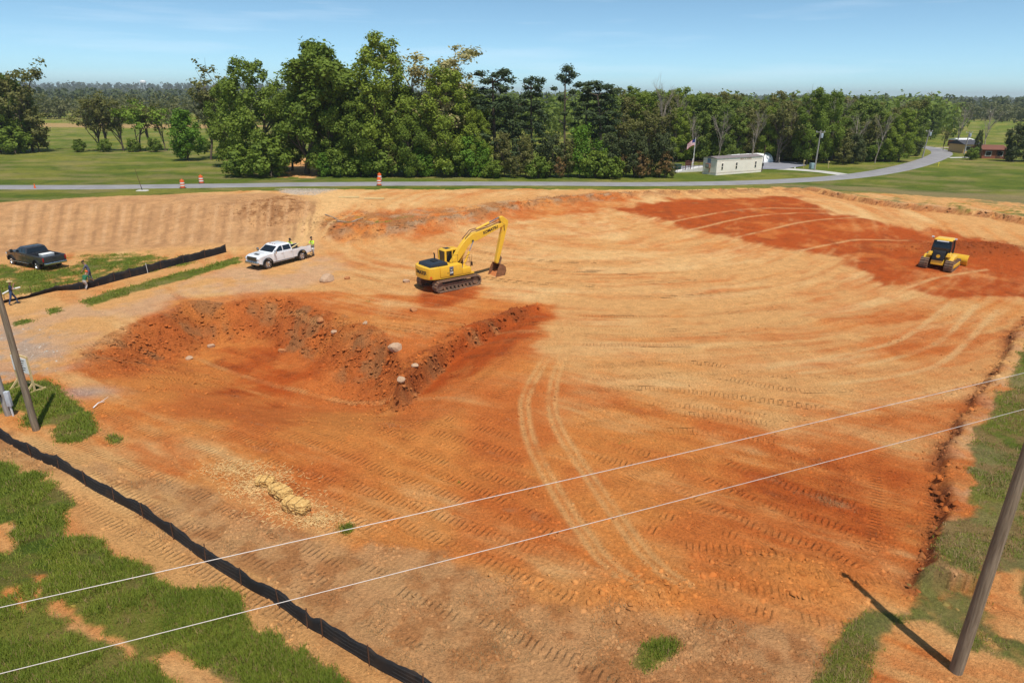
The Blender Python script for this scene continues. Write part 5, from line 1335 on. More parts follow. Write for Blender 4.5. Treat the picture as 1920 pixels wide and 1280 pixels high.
# ------------------------------------------------------------------ people
SKIN = flat('skin', (.36, .19, .12), .6); JEANS = flat('blue_denim', (.045, .075, .16), .9, var=.2); NAVY = flat('navy_cloth', (.02, .03, .075), .9); GREEN = flat('green_cloth', (.02, .13, .06), .9)
GREYC = flat('grey_cloth', (.10, .105, .15), .9); HIVIS = flat('lime_safety_vest', (.62, .85, .05), .7, var=.05); KHAKI = flat('pale_work_trousers', (.42, .38, .36), .9); DARKT = flat('dark_trousers', (.035, .04, .06), .9)
STRAWHAT = flat('straw_hat', (.50, .38, .18), .9); ORH = flat('orange_cap', (.80, .12, .03), .6); BOOT = flat('brown_boot', (.07, .045, .03), .8); HAIR = flat('dark_hair', (.025, .018, .014), .8); REFL = flat('reflective_band', (.75, .75, .72), .4)
def person(label, loc, yaw, shirt, trouser, hat=None, bend=0.0, stride=.12, arms=((.25, .35, -.1), (.25, .35, -.1)), h=1.75, crouch=0.0, hatkind='cap', vest=False):
    """x forward; arms = per side (forward reach of elbow, forward reach of wrist, wrist height change)"""
    t = empty('person', loc, yaw, label, 'person'); k = h / 1.75
    V = []; E = []; RAD = []; LAB = []
    def add(p, r, par, lab):
        V.append(Vector(p) * k); RAD.append(r * k); LAB.append(lab)
        if par is not None: E.append((par, len(V) - 1))
        return len(V) - 1
    cb, sb = math.cos(bend), math.sin(bend); pz = .95 - crouch
    sp = lambda d, x=0.0, y=0.0: (sb * d + cb * x, y, pz + cb * d - sb * x)
    pel = add((0, 0, pz), .135, None, 'trouser'); wa = add(sp(.16), .125, pel, 'shirt'); ch = add(sp(.36), .150, wa, 'shirt'); nb = add(sp(.50), .075, ch, 'shirt'); nk = add(sp(.57, .01), .055, nb, 'skin')
    hd0 = add(sp(.66, .03), .088, nk, 'skin'); hd1 = add(sp(.76, .03), .085, hd0, 'skin'); add(sp(.66, .115), .022, hd0, 'skin')
    for s in (-1, 1):
        f = stride * s
        hp = add((0, s * .095, pz - .06), .095, pel, 'trouser'); kn = add((f * .6 + .05 + crouch * .5, s * .11, (pz - .06) * .53), .065, hp, 'trouser'); an = add((f, s * .115, .085), .045, kn, 'trouser')
        add((f + .16, s * .125, .035), .036, an, 'boot')
        ef, wf_, wz = arms[0 if s < 0 else 1]
        sh = add(sp(.45, 0, s * .19), .062, ch, 'shirt'); S = Vector(sp(.45, 0, s * .19))
        el = add(S + Vector((ef, s * .05, -.26)), .043, sh, 'shirt'); W_ = S + Vector((wf_, s * .02, -.46 + wz)); wr = add(W_, .030, el, 'skin')
        dr_ = (W_ - (S + Vector((ef, s * .05, -.26)))).normalized(); sd_ = dr_.orthogonal().normalized(); pm = add(W_ + dr_ * .07, .034, wr, 'skin')
        for q, ln in enumerate((.070, .082, .078, .060)):
            o_ = sd_ * (.024 * (q - 1.5)); m_ = add(W_ + dr_ * (.10 + .004 * q) + o_, .0095, pm, 'skin'); add(W_ + dr_ * (.10 + ln) + o_ * 1.15 + dr_.cross(sd_) * .02, .0085, m_, 'skin')
        th = add(W_ + dr_ * .05 - sd_ * .045, .010, pm, 'skin'); add(W_ + dr_ * .09 - sd_ * .060, .009, th, 'skin')
    me = bpy.data.meshes.new('body'); me.from_pydata([tuple(v) for v in V], E, []); ob = bpy.data.objects.new('body', me); COL.objects.link(ob)
    md = ob.modifiers.new('skin', 'SKIN'); md.use_smooth_shade = True
    for i, sv in enumerate(me.skin_vertices[0].data): sv.radius = (RAD[i], RAD[i]); sv.use_root = (i == 0)
    sbd = ob.modifiers.new('sub', 'SUBSURF'); sbd.levels = 1; sbd.render_levels = 1
    dg = bpy.context.evaluated_depsgraph_get(); me2 = bpy.data.meshes.new_from_object(ob.evaluated_get(dg)); bpy.data.objects.remove(ob)
    mats = dict(shirt=shirt, trouser=trouser, skin=SKIN, boot=BOOT); names = list(mats); me2.materials.clear()
    for n_ in names: me2.materials.append(mats[n_])
    VA = np.array([tuple(v) for v in V]); segs = [(VA[a], VA[b], LAB[b]) for a, b in E]
    for p in me2.polygons:
        c = np.array(p.center); best = 9; lb = 'shirt'
        for a, b, l_ in segs:
            d = b - a; u = np.clip(np.dot(c - a, d) / (np.dot(d, d) + 1e-9), 0, 1); q = np.linalg.norm(c - a - u * d)
            if q < best: best = q; lb = l_ if u > .12 or l_ != 'boot' else 'trouser'
        p.material_index = names.index(lb)
    link('body', me2, None, t, True)
    hc = Vector(sp(.80, .02)) * k
    if hat:
        hb = MB().lathe([(.105, -.02), (.108, .03), (.085, .085), (.03, .105), (.002, .107)], 14, 'z')
        if hatkind == 'brim': hb.lathe([(.10, -.015), (.21, -.03), (.21, -.018), (.10, .0)], 16, 'z')
        else: hb.prism([(.07, -.08), (.20, -.05), (.20, .05), (.07, .08)], -.02, -.005, 'z')
        hb.build('hat', hat, t, True, M=Matrix.Translation(hc) @ Matrix.Rotation(bend, 4, 'Y'))
    else:
        MB().lathe([(.098, -.06), (.103, .0), (.085, .06), (.03, .09), (.002, .092)], 14, 'z').build('hair', HAIR, t, True, M=Matrix.Translation(hc + Vector((-.015, 0, 0))) @ Matrix.Rotation(bend, 4, 'Y'))
    if vest:
        for d in (.12, .30): MB().lathe([(.155, -.02), (.16, 0), (.155, .02)], 16, 'z').build('reflective_band', REFL, t, True, M=Matrix.Translation(Vector(sp(d)) * k) @ Matrix.Rotation(bend, 4, 'Y') @ Matrix.Diagonal((.92, 1.22, 1, 1)))
    return t
def gp_(px, py): p = on(px, py); return (p.x, p.y, p.z)
person('worker in navy shirt and jeans shouldering a long white strip by the fence', gp_(26, 571), R(35), NAVY, JEANS, STRAWHAT, .08, .26, ((.10, .22, .50), (.05, .20, .42)), 1.8, hatkind='brim')
person('crouching worker in green shirt and orange cap at the black fence', gp_(161, 543), R(80), GREEN, KHAKI, ORH, .55, .10, ((.22, .42, .02), (.22, .42, .02)), 1.74, .22)
person('worker in grey blue clothes stooping behind the raised black fence', gp_(171, 527), R(200), GREYC, GREYC, HAIR, .35, .10, ((.15, .30, .02), (.15, .30, .02)), 1.76)
wloc = lambda x, y: wp.matrix_basis @ Vector((x, y, 0))
q = wloc(-1.55, -1.42 if math.cos(wp.rotation_euler.z) > 0 else -1.42)
fars = -1 if (wp.matrix_basis @ Vector((0, -1, 0))).y > (wp.matrix_basis @ Vector((0, 1, 0))).y else 1
q = wloc(-2.45, fars * 1.40); person('worker in lime safety vest leaning over the bed of the white pickup', (q.x, q.y, gz(q.x, q.y)), wp.rotation_euler.z - fars * math.pi / 2, HIVIS, DARKT, HAIR, .38, .08, ((.30, .45, .10), (.30, .45, .10)), 1.8, vest=True)
q = wloc(-3.98, -fars * .35); person('worker in lime safety vest standing at the open tailgate', (q.x, q.y, gz(q.x, q.y)), wp.rotation_euler.z + .2, HIVIS, KHAKI, HAIR, .12, .12, ((.18, .40, .16), (.18, .40, .16)), 1.82, vest=True)
p = on(26, 571); st_ = MB()
A = at_y(5, 551, p.y - .25); B = at_y(38, 538.5, p.y + .25)
st_.tube([A, A.lerp(B, .5) + Vector((0, 0, .10)), B], .05, 8); tag(st_.build('plastic_strip', M_WHITE, None, True), 'long white strip carried on the shoulder of the navy shirted worker', 'strip')

# ------------------------------------------------------------------ trailer office and its yard
a = on(1342, 329); b_ = on(1427, 322.5); dv = Vector((b_.x - a.x, b_.y - a.y, 0)); TL = dv.length; ty = math.atan2(dv.y, dv.x)
TH = at_y(1342, 297, a.y).z - a.z; TW = 3.1
tr = empty('office_trailer', (a.x, a.y, gz(a.x, a.y) - .05), ty, 'long cream office trailer with dark slit windows beside the flagpole', 'trailer')
M_CREAM = flat('cream_siding', (.90, .80, .69), .6, var=.04, dirt=(.55, .38, .26, .15), scale=1.2); M_TRIM = flat('tan_trim', (.55, .42, .32), .6); M_ROOFT = flat('grey_brown_roofing', (.20, .165, .165), .85)
MB().box((TL / 2, TW / 2, TH / 2), (TL, TW, TH)).bevel(.02, 1).build('wall', M_CREAM, tr)
rf_ = MB().prism([(-.12, TH), (TW + .12, TH), (TW / 2, TH + .28)], -.12, TL + .12, 'x').build('roof', M_ROOFT, tr)
MB().box((TL / 2, -.012, .42), (TL, .02, .05)).build('skirting_seam', M_TRIM, tr); MB().box((TL / 2, -.012, TH - .42), (TL, .02, .03)).build('fascia_seam', M_TRIM, tr); MB().box((-.012, TW / 2, .42), (.02, TW, .05)).build('skirting_seam', M_TRIM, tr); MB().box((-.012, TW / 2, TH - .42), (.02, TW, .04)).build('fascia_seam', M_TRIM, tr)
for u in (.115, .42, .845):
    w = empty('window', (TL * u, -.02, TH * .52)); w.parent = tr
    MB().box((0, 0, 0), (.50, .04, 1.12)).build('frame', M_CREAM, w)
    for q in (-.28, .28): MB().box((0, -.024, q), (.36, .02, .46)).build('pane', M_GLASS, w)
rd = random.Random(5); x = TL * .50
for wdt in (.16, .2, .2, .18, 0, .16, .14, 0, .2, .18, .16, .18, .2, .14):
    if wdt: MB().box((x, -.016, TH - .24), (wdt * .75, .02, .2)).build('wall_letter', flat('faded_brown_letter', (.42, .24, .15), .7), tr)
    x += (wdt or .16) + .04
ac = MB().box((-.20, 1.75, 1.55), (.42, .85, .75)).bevel(.03).build('air_conditioner', flat('rusty_ac_case', (.30, .16, .11), .7, var=.3), tr); MB().box((-.42, 1.75, 1.55), (.02, .6, .5)).build('vent', M_STEEL, ac)
MB().box((-.03, 1.75, 2.35), (.05, .72, .80)).build('end_window', flat('sky_glass', (.16, .24, .36), .1), tr); MB().box((-.014, 1.55, .9), (.012, .22, 1.0)).build('rust_streak', flat('rust_streak', (.50, .25, .14), .9), tr)
ms = on(1428, 321.5); pl = pole('dark service mast at the end wall of the office trailer', (ms.x, ms.y, ms.z), at_y(1430, 272, ms.y).z - ms.z, .09, .06, M_STAKE, (.02, 0), name='service_mast'); MB().box((0, -.14, 1.2), (.3, .16, .5)).build('meter_box', M_BLACK, pl)
# ramp and deck with rails at the far end
rpw = on(1285, 322); rmp = empty('access_ramp', (rpw.x, rpw.y, rpw.z), ty - .12, 'white access ramp with dark handrails leading to the office trailer', 'ramp')
MB().prism([(-2.6, 0), (4.6, 0), (4.6, .75), (3.2, .75), (-2.6, .12)], -.75, .75).build('deck', flat('pale_deck', (.66, .64, .62), .7), rmp)
for s_ in (-1, 1):
    for xx in (-2.4, -1.2, 0, 1.2, 2.4, 3.4, 4.5): zz = .12 + max(0, min(.63, (xx + 2.6) * .109)); MB().tube([(xx, s_ * .72, zz), (xx, s_ * .72, zz + .95)], .03, 6).build('rail_post', M_STAKE, rmp)
    for q in (.5, .93): MB().tube([(-2.4, s_ * .72, .14 + q), (3.2, s_ * .72, .75 + q), (4.5, s_ * .72, .75 + q)], .025, 6).build('handrail', M_STAKE, rmp)
fp = on(1298, 321); FHt = at_y(1304, 260, fp.y).z - fp.z
fl = empty('flagpole', fp, 0, 'white flagpole flying two flags beside the office trailer', 'flagpole'); MB().tube([(0, 0, -.1), (0, 0, FHt)], [.06, .035], 10).lathe([(.01, FHt), (.07, FHt + .06), (.01, FHt + .13)], 10).build('pole', M_WHITE, fl, True)
def flag(name, label, z, w, h, rows_, ang):
    t = empty(name, (fp.x, fp.y, fp.z + z), ang, label, 'flag'); nx, nz_ = 12, 9
    def cloth(u, v): return (-u * w * .82, .10 * math.sin(u * 7 + v * 2) * u, -v * h - u * u * h * .75 + .04 * math.sin(u * 5))
    for nm, mat, u0, u1, v0, v1, lift in rows_:
        V = []; F = []; n1, n2 = 8, 3
        for side in (lift, -lift):
            for i in range(n1 + 1):
                for j in range(n2 + 1): c = cloth(u0 + (u1 - u0) * i / n1, v0 + (v1 - v0) * j / n2); V.append((c[0], c[1] + side, c[2]))
        k = (n1 + 1) * (n2 + 1)
        for q in (0, k):
            for i in range(n1):
                for j in range(n2): a_ = q + i * (n2 + 1) + j; F.append((a_, a_ + n2 + 1, a_ + n2 + 2, a_ + 1))
        link(nm, np_mesh(nm, V, F), mat, t, True)
    return t
FR_ = flat('flag_red', (.55, .02, .04), .8); FW = flat('flag_white', (.80, .80, .80), .8); FB_ = flat('flag_blue', (.02, .03, .16), .8)
rows_ = [('stripe', FR_ if i % 2 == 0 else FW, 0, 1, i / 13, (i + 1) / 13, .006) for i in range(13)] + [('canton', FB_, 0, .4, 0, 7 / 13, .014)]
flag('flag', 'striped red and white flag with dark blue canton', FHt - .15, 1.7, 1.0, rows_, R(8))
rows_ = [('field', FW, 0, 1, 0, 1, .005)] + [('saltire_band', FR_, 0, 1, .36, .60, .010)]
flag('flag', 'white flag with a red cross hanging limp below the striped one', FHt * .55, .5, 1.4, rows_, R(60))
bn = on(1270, 320); wb = empty('waste_bin', bn, .3, 'dark green wheeled waste bin at the foot of the ramp', 'bin'); gm = flat('green_bin_plastic', (.008, .07, .055), .5)
MB().box((0, 0, .55), (.85, .85, 1.05), taper=(1.15, 1.15)).bevel(.03).build('tub', gm, wb, True); MB().box((0, 0, 1.12), (1.05, 1.05, .08)).bevel(.02).build('lid', gm, wb); MB().lathe([(.02, -.5), (.13, -.5), (.13, .5), (.02, .5)], 12, 'y', (-.4, 0, .12)).build('axle', M_RUBBER, wb)
bs = on(1289, 322.5); br = empty('notice_stand', bs, .1, 'brown wooden notice board on two legs before the ramp', 'notice board'); bwm = flat('dark_brown_timber', (.11, .04, .03), .8)
for s_ in (-.45, .45): MB().box((s_, 0, .85), (.1, .1, 1.7)).build('leg', bwm, br)
MB().box((0, -.02, 1.45), (1.1, .08, .75)).build('board', bwm, br); MB().prism([(-.65, 1.82), (.65, 1.82), (0, 2.05)], -.1, .1).build('cap', bwm, br)
# white tunnel shelter
qh = on(1428, 304); sh = empty('tunnel_shelter', (qh.x, qh.y, qh.z), ty, 'white arched fabric shelter behind the office trailer', 'shelter'); rs = at_y(1428, 287, qh.y).z - qh.z
prof = [(rs * 1.05 * math.cos(a), rs * math.sin(a)) for a in [math.pi * k / 16 for k in range(17)]]
cov = MB().prism(prof, -10, 1.2, 'x').build('cover', flat('white_fabric', (.90, .90, .90), .6, var=.03), sh, True)
for k in range(5): MB().tube([(-10 + k * 2.78, y_ * 1.012, z_ * 1.012) for y_, z_ in prof], .035, 6, False).build('rib', M_WHITE, sh)

# ------------------------------------------------------------------ small roadside things
def drum(label, p, s=1.0):
    t = empty('traffic_drum', p, 0, label, 'traffic drum', None); t.scale = (s, s, s)
    MB().lathe([(.40, 0), (.40, .06), (.30, .08), (.02, .08)], 16).build('base', M_RUBBER, t); z = .08
    b = MB().lathe([(.29, .07), (.28, .35), (.265, .62), (.25, .92), (.23, 1.0), (.02, 1.02)], 18).build('barrel', M_ORNG, t, True)
    for z0, z1, r_ in ((.28, .42, .288), (.58, .72, .274)): MB().lathe([(r_, z0), (r_ - .006, z1)], 18).build('white_band', M_WHITE, b, True)
    MB().box((0, 0, 1.08), (.16, .03, .1)).build('handle', M_ORNG, b)
for px, py, lab in [(711, 348, 'orange and white traffic drum on the near verge of the road'), (712, 339.5, 'orange and white traffic drum across the road before the big trees'), (343, 353, 'orange and white traffic drum on the near lane edge left of the exit'), (378, 344, 'orange and white traffic drum on the far road edge left of the exit')]:
    drum(lab, on(px, py), 1.12)
p = on(66, 354); cn = empty('traffic_cone', p, 0, 'small orange cone on the verge below the road', 'cone'); MB().box((0, 0, .03), (.36, .36, .05)).build('base', M_ORNG, cn); MB().lathe([(.15, .05), (.03, .7), (.01, .71)], 14).build('cone', M_ORNG, cn, True); MB().lathe([(.112, .24), (.085, .38)], 14).build('white_band', M_WHITE, cn, True)
p = on(267, 358); gs = empty('guy_stake', p, 0, 'thin leaning stake on a pale concrete pad below the road', 'stake'); MB().box((0, 0, .05), (1.5, .9, .14), taper=(.8, .8)).bevel(.03).build('pad', M_CONC, gs); MB().tube([(0, 0, .05), (-.55, .1, 3.0)], [.045, .02], 6).build('rod', M_STAKE, gs); MB().tube([(0, 0, .1), (-.08, 0, .55)], .05, 6).build('sleeve', M_BLACK, gs)
for px, py, L, rz, lab in [(654, 371, 2.6, .02, 'pale timber plank lying left of the other on the dirt verge'), (702, 373.5, 2.5, 0, 'pale timber plank lying below the traffic drums')]:
    p = on(px, py); o = empty('timber_plank', (p.x, p.y, p.z + .02), rz, lab, 'plank'); MB().box((0, 0, .06), (L, .5, .09)).build('board', M_WOOD, o); MB().box((.1, .1, .13), (L * .9, .22, .05), rot=(0, 0, 3)).build('batten', M_WOOD, o)
p = on(1522, 317); gbx = empty('cable_cabinet', p, .3, 'grey green cable cabinet at the foot of the lot utility pole', 'cabinet'); MB().box((0, 0, .55), (.9, .7, 1.1)).bevel(.04).build('case', flat('cabinet_green_grey', (.28, .38, .40), .5), gbx, True); MB().box((0, -.36, .5), (.7, .02, .8)).build('door', flat('cabinet_green_grey', (.28, .38, .40), .5), gbx)
for px, by, ty_, lab, m in [(1759, 312, 305, 'short yellow marker post on the bend verge', flat('marker_yellow', (.85, .75, .08), .5)), (1507, 316, 300, 'pale guy marker left of the lot utility pole', M_WOOD), (1553, 316, 302, 'pale guy marker right of the lot utility pole', M_WOOD), (1490, 318, 314, 'low white marker post on the lot corner', M_WHITE)]:
    p = on(px, by); hh = at_y(px, ty_, p.y).z - p.z; o = empty('marker_post', p, 0, lab, 'marker post'); MB().tube([(0, 0, -.1), (-.12 * hh if 'guy' in lab else 0, 0, hh)], .06, 6).build('shaft', m, o); MB().box((0, 0, hh * .9), (.2, .04, .2)).build('plate', m, o)
# houses beyond the bend
def house(label, p, rz, L, W_, H, wall, roof, rh, name='house', win=2):
    t = empty(name, p, rz, label, 'house'); MB().box((0, 0, H / 2), (L, W_, H)).build('wall', wall, t)
    MB().prism([(-W_ / 2 - .5, H), (W_ / 2 + .5, H), (0, H + rh)], -L / 2 - .4, L / 2 + .4, 'x').build('roof', roof, t)
    for k in range(win):
        w = MB().box((-L / 2 + L * (k + .5) / win, -W_ / 2 - .02, H * .55), (1.3, .08, 1.1)).build('window', M_WHITE, t); MB().box((-L / 2 + L * (k + .5) / win, -W_ / 2 - .07, H * .55), (1.1, .03, .9)).build('pane', M_GLASS, w)
    d = MB().box((L * .18, -W_ / 2 - .03, 1.0), (.95, .08, 2.0)).build('door', M_STAKE, t); MB().box((L * .18 + .35, -W_ / 2 - .09, 1.0), (.08, .04, .08)).build('handle', M_CHROME, d)
    return t
M_ROOFD = flat('dark_shingle', (.06, .06, .07), .9, var=.2); M_TANW = flat('tan_siding', (.62, .40, .18), .8); M_BRICK = flat('red_brick', (.28, .10, .06), .9, var=.25); M_BROOF = flat('brown_roof', (.18, .07, .045), .9, var=.2)
p = on(1806, 286); house('tan walled house with dark shingle roof beyond the road bend', p, .15, 4.6, 5, 2.1, M_TANW, M_ROOFD, 1.0)
p = on(1850, 296); house('red brick house half hidden behind the slim conifer', p, -.1, 5, 5, 2.0, M_BRICK, M_BROOF, .9)
p = on(1800, 274); house('low house with white roof behind the tan one', p, .3, 5, 4, 1.7, M_BRICK, M_WHITE, .5)
for k, (px, py) in enumerate([(1792, 236), (1797, 229), (1822, 232), (1830, 229), (1846, 228), (1865, 230), (1886, 236), (1868, 238)]):
    pq = at_y(px, 222, 520 + 25 * k); z_ = gz(pq.x, pq.y)
    t = house('small white mobile home among the trees beyond the meadow', (pq.x, pq.y, z_), random.uniform(-.5, .5), 6.5, 4, 2.6, M_WHITE, M_WHITE, .7, 'mobile_home', 2); t['group'] = 'mobile homes beyond the meadow'; t['category'] = 'mobile home'
# water tower on the skyline
Yw = 2300.0; q = at_y(268, 154, Yw); z0 = gz(q.x, q.y); wt = empty('water_tower', (q.x, q.y, z0), 0, 'white bulb water tower on the distant skyline', 'water tower'); Hw = q.z - z0
MB().lathe([(.1, Hw + 6), (6, Hw + 5), (9.3, Hw + 1), (9.3, Hw - 3), (6, Hw - 7.5), (2.2, Hw - 9), (.1, Hw - 9)], 24).build('tank', M_WHITE, wt, True); MB().tube([(0, 0, 0), (0, 0, Hw - 8)], 1.6, 10).build('stem', M_WHITE, wt)
for k in range(6): a_ = k * 1.047; MB().tube([(9.5 * math.cos(a_), 9.5 * math.sin(a_), 0), (8.6 * math.cos(a_), 8.6 * math.sin(a_), Hw - 3)], .55, 6).build('leg', M_WHITE, wt)

# ------------------------------------------------------------------ stones, sticks, clods
def rock_mesh(seed, n=2):
    bm = bmesh.new(); bmesh.ops.create_icosphere(bm, subdivisions=n, radius=1); rd = random.Random(seed)
    ax = [Vector((rd.uniform(-1, 1), rd.uniform(-1, 1), rd.uniform(-1, 1))).normalized() for _ in range(7)]; cu = [rd.uniform(.55, .9) for _ in ax]
    for v in bm.verts:
        for a_, c_ in zip(ax, cu):
            d = v.co.dot(a_)
            if d > c_: v.co -= a_ * (d - c_)
        v.co *= 1 + rd.uniform(-.05, .05)
    me = bpy.data.meshes.new('stone'); bm.to_mesh(me); bm.free(); return me
M_STONE = flat('pale_stone', (.46, .30, .19), .9, var=.15, scale=3); M_CLODM = flat('clay_lump', (.42, .17, .06), .95, var=.25, scale=3)
RK = [rock_mesh(i) for i in range(4)]
for px, py, s, m, lab in [(742, 655, .42, 0, 'pale boulder lying on the tongue of earth above the pit'), (733, 653, .22, 0, 'small pale stone beside the boulder above the pit'), (752, 718, .24, 0, 'pale stone at the tip of the earth tongue'), (778, 687, .20, 0, 'reddish stone on the edge of the ramp bank'),
                          (613, 527, .62, 0, 'squarish pale block of stone on the haul road edge'), (651, 523, .25, 1, 'dark lump of clay right of the squarish stone'), (345, 617, .24, 0, 'grey stone on the back wall of the pit'), (396, 650, .26, 0, 'grey stone low on the pit wall'),
                          (527, 638, .30, 1, 'clay boulder resting on the orange pit floor'), (626, 605, .26, 0, 'pale stone in the rubble above the pit'), (762, 529, .3, 0, 'pale flat stone left of the excavator tracks'), (685, 607, .2, 0, 'whitish stone among the clods left of the ramp'), (600, 590, .3, 1, 'dark clay boulder on the rim of the pit'), (775, 583, .28, 1, 'clay lump below the excavator tracks')]:
    p = on(px, py); o = link('stone', RK[random.randrange(4)], None, None); o.data = o.data.copy(); o.data.materials.clear(); o.data.materials.append((M_STONE, M_CLODM)[m]); o.location = p + Vector((0, 0, s * .3)); o.scale = (s * 1.15, s, s * .75); o.rotation_euler = (random.uniform(-.3, .3), 0, random.uniform(0, 6)); tag(o, lab, 'stone')
def stick(label, a_, b2, r_, m=None, bend_=.1):
    p, q = on(*a_), on(*b2); o = empty('fallen_branch', p, 0, label, 'branch'); d = q - p
    MB().tube([Vector((0, 0, .05)), d * .5 + Vector((0, 0, .05 + bend_)), d + Vector((0, 0, .05))], [r_, r_ * .8, r_ * .4], 6).build('stem', m or M_BARKP, o, True); MB().tube([d * .55 + Vector((0, 0, .12)), d * .75 + Vector((.2, .3, .25))], [r_ * .5, r_ * .2], 5).build('twig', m or M_BARKP, o)
stick('white stick lying at the edge of the near grass patch', (175, 766), (196, 754), .03, M_WHITE); stick('pale branch on the debris bank right of the dirt track', (660, 426), (684, 433), .07); stick('pale fallen branch in the brush above the haul road', (612, 428), (640, 417), .06); stick('bent pale branch on top of the brush heap', (632, 416), (652, 421), .06)

def clods(name, label, n, weight, smin, smax, mat):
    """crumbs of broken earth, dense where weight is high: one mass nobody could count"""
    nearidx = np.where((Y > 8) & (Y < 95))[0]
    cell = np.gradient(YS)[np.repeat(np.arange(nr), nc)][nearidx] * (2 * HW / (nc - 1))[np.repeat(np.arange(nr), nc)][nearidx]
    w = np.clip(weight[nearidx], 0, None) * cell; w /= w.sum(); k = nearidx[rng.choice(len(nearidx), n, p=w)]
    P = np.stack([X[k], Y[k], Z[k]], 1) + rng.normal(size=(n, 3)) * np.array([.1, .1, 0]); s = smin + (smax - smin) * rng.random(n) ** 4
    bv = np.array([(1, 0, -.2), (.3, .95, -.2), (-.8, .6, -.2), (-.8, -.6, -.2), (.3, -.95, -.2), (.55, .3, .62), (-.35, .5, .66), (-.1, -.6, .6)]); bf = np.array([(0, 1, 5), (1, 2, 6), (1, 6, 5), (2, 3, 6), (3, 4, 7), (3, 7, 6), (4, 0, 7), (0, 5, 7), (5, 6, 7)])
    a_ = rng.random(n) * 6.28; ca, sa = np.cos(a_), np.sin(a_); J = bv[None] * (1 + .35 * rng.normal(size=(n, 8, 1))) * s[:, None, None] * np.array([1, 1, .85])
    V = np.stack([J[:, :, 0] * ca[:, None] - J[:, :, 1] * sa[:, None], J[:, :, 0] * sa[:, None] + J[:, :, 1] * ca[:, None], J[:, :, 2]], 2) + P[:, None]
    F = (bf[None] + 8 * np.arange(n)[:, None, None]).reshape(-1, 3); me = np_mesh(name, V.reshape(-1, 3), F)
    a2 = me.attributes.new('soil', 'FLOAT_COLOR', 'POINT'); cc = np.repeat(base[k] * (.62 + .36 * rng.random((n, 1))), 8, 0); a2.data.foreach_set('color', np.concatenate([np.clip(cc, 0, 1), np.ones((len(cc), 1))], 1).astype(np.float32).ravel())
    return tag(link(name, me, mat), label, None, None, 'stuff')
tcl = NT('crumbled_earth', .95, .1); tcl.l(tcl.n('Attribute', attribute_name='soil').outputs['Color'], tcl.b.inputs['Base Color'])
HE = np.clip(h4 + h5, 0, 1)
clods('earth_clods', 'broken clods of clay on the pit wall, banks and heaps', 24000, (1 - grass) * (2.2 * PITWALL + 1.6 * np.clip(CUTBAND, 0, 1) + 1.0 * BERMB + 1.2 * h1 + 1.5 * h2 + 2.5 * HE + 1.2 * h7 + 2.2 * RIDGEB + .5 * np.clip(h6, 0, 1) + 1.0 * RUB + 1.2 * MND), .025, .15, tcl.m)
clods('earth_crumbs', 'small crumbs of soil strewn over the graded ground', 34000, (1 - grass) * (sstep(60, 20, Y) * (.25 * orange + .3 * brown + .06) * (.1 + 2.2 * sstep(.5, .75, blot2))) * (Y < 70), .015, .085, tcl.m)
stn = NT('gravel_stone', .9, .2); oi_ = stn.n('NewGeometry').outputs['Random Per Island']; stn.l(stn.mix(oi_, (.26, .21, .17), (.52, .44, .36)), stn.b.inputs['Base Color'])
clods('gravel', 'grey crushed stone on the site exit and haul road', 6000, 1.0 * EXIT + .12 * GRAV * (blot2 > .5), .02, .075, stn.m)

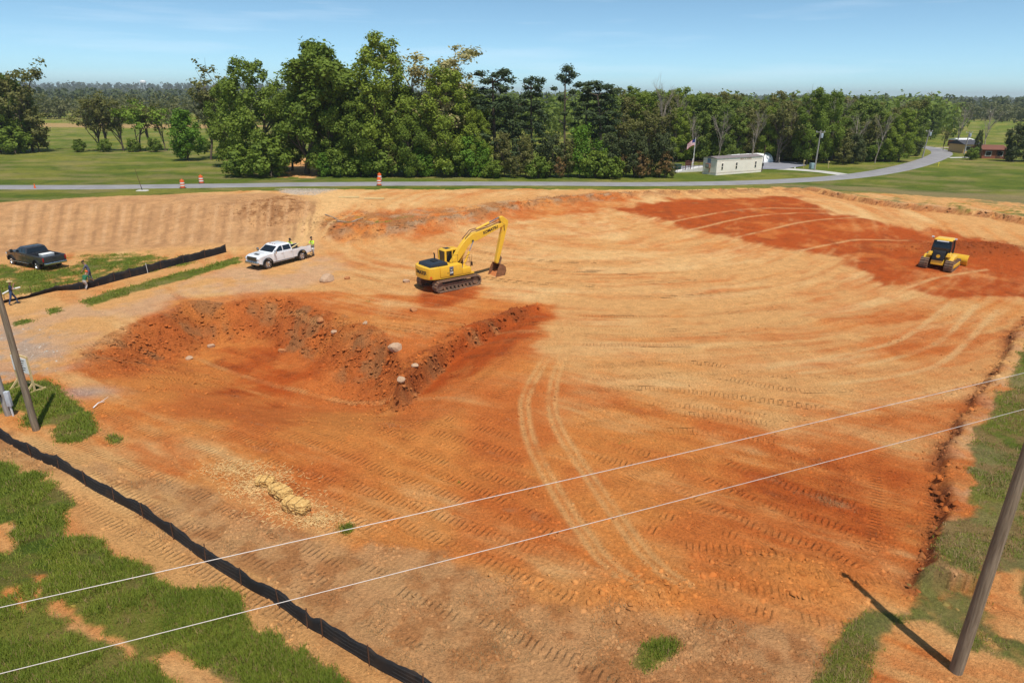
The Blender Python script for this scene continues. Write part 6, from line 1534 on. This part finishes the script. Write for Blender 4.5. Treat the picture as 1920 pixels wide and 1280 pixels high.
# ------------------------------------------------------------------ grass blades
def tufts(name, label, n, weight, h0, h1_, mat, blades=7, y1=60):
    nearidx = np.where((Y > 7) & (Y < y1))[0]
    cell = np.gradient(YS)[np.repeat(np.arange(nr), nc)][nearidx] * (2 * HW / (nc - 1))[np.repeat(np.arange(nr), nc)][nearidx]
    w = np.clip(weight[nearidx], 0, None) * (.12 + 1.6 * sstep(.40, .62, fbm(X[nearidx] * .9, Y[nearidx] * .9, 3, 230))) * cell / np.maximum(Y[nearidx], 12) ** 1.1; w /= w.sum(); k = nearidx[rng.choice(len(nearidx), n, p=w)]
    k = np.repeat(k, blades); m = len(k); far_ = np.clip(Y[k] / 20, .8, 3)
    P = np.stack([X[k], Y[k], Z[k] - .01], 1) + np.concatenate([rng.normal(size=(m, 2)) * .09 * far_[:, None], np.zeros((m, 1))], 1)
    a_ = rng.random(m) * 6.28; d = np.stack([np.cos(a_), np.sin(a_), np.zeros(m)], 1); hh = (h0 + (h1_ - h0) * rng.random(m) ** 1.5) * (.6 + .8 * fbm(P[:, 0] * .5, P[:, 1] * .5, 2, 210))
    wv = (.006 + .007 * rng.random(m)) * far_ * 1.3; ln = rng.uniform(.2, 1.0, m) * hh; sd = np.stack([-d[:, 1], d[:, 0], np.zeros(m)], 1) * wv[:, None]
    tip = P + d * ln[:, None] + np.array([0, 0, 1]) * hh[:, None]
    V = np.stack([P - sd, P + sd, tip], 1).reshape(-1, 3); me = np_mesh(name, V, np.arange(3 * m).reshape(m, 3))
    a2 = me.attributes.new('tint', 'FLOAT', 'POINT'); a2.data.foreach_set('value', np.repeat(np.clip(rng.random(m) * .6 + .5 * fbm(P[:, 0] * .3, P[:, 1] * .3, 3, 220) , 0, 1), 3).astype(np.float32))
    return tag(link(name, me, mat), label, None, None, 'stuff')
M_BLADE = leaf_mat('grass_blade', (.06, .14, .012), (.32, .34, .045), .35); M_DEAD = leaf_mat('dead_weed', (.24, .14, .065), (.44, .30, .15), .25)
gw = grass * (NEAR * 1.0)
tufts('grass', 'rough green grass on the near slope and patches', 32000, gw * (X < 5), .05, .19, M_BLADE, 8, 34)
tufts('grass', 'short green grass on the right hand field edge', 16000, gw * (X >= 5), .03, .12, M_BLADE, 8, 50)
tufts('grass', 'grass strips along the haul road and the parking place', 7000, gw * (X < -8) * (Y > 38), .04, .14, M_BLADE, 6, 72)
tufts('dry_grass', 'straw coloured dry blades mixed into the near grass', 6000, gw * (X < 40), .05, .2, M_DEAD, 6, 34)
tufts('dead_weeds', 'dry brown weeds flattened in the dusty foreground', 3200, brown * (1 - grass) * (blot2 > .5) * (Y < 30) * (Y > 9), .02, .09, M_DEAD, 5, 30)
# ------------------------------------------------------------------ haze: the air over the whole valley
hzm = bpy.data.materials.new('thin_haze'); hzm.use_nodes = True; hn = hzm.node_tree
hn.nodes.remove(hn.nodes['Principled BSDF']); pv = hn.nodes.new('ShaderNodeVolumePrincipled')
pv.inputs['Color'].default_value = (.90, .95, 1.0, 1); pv.inputs['Density'].default_value = .00015; pv.inputs['Anisotropy'].default_value = .2
hn.links.new(pv.outputs[0], [n for n in hn.nodes if n.bl_idname == 'ShaderNodeOutputMaterial'][0].inputs['Volume'])
zt_ = float(Z.max()) + 70
hz = MB().box((0, 4400, (zt_ - 4) / 2), (20000, 9400, zt_ + 4)).build('haze', hzm); tag(hz, kind='stuff')
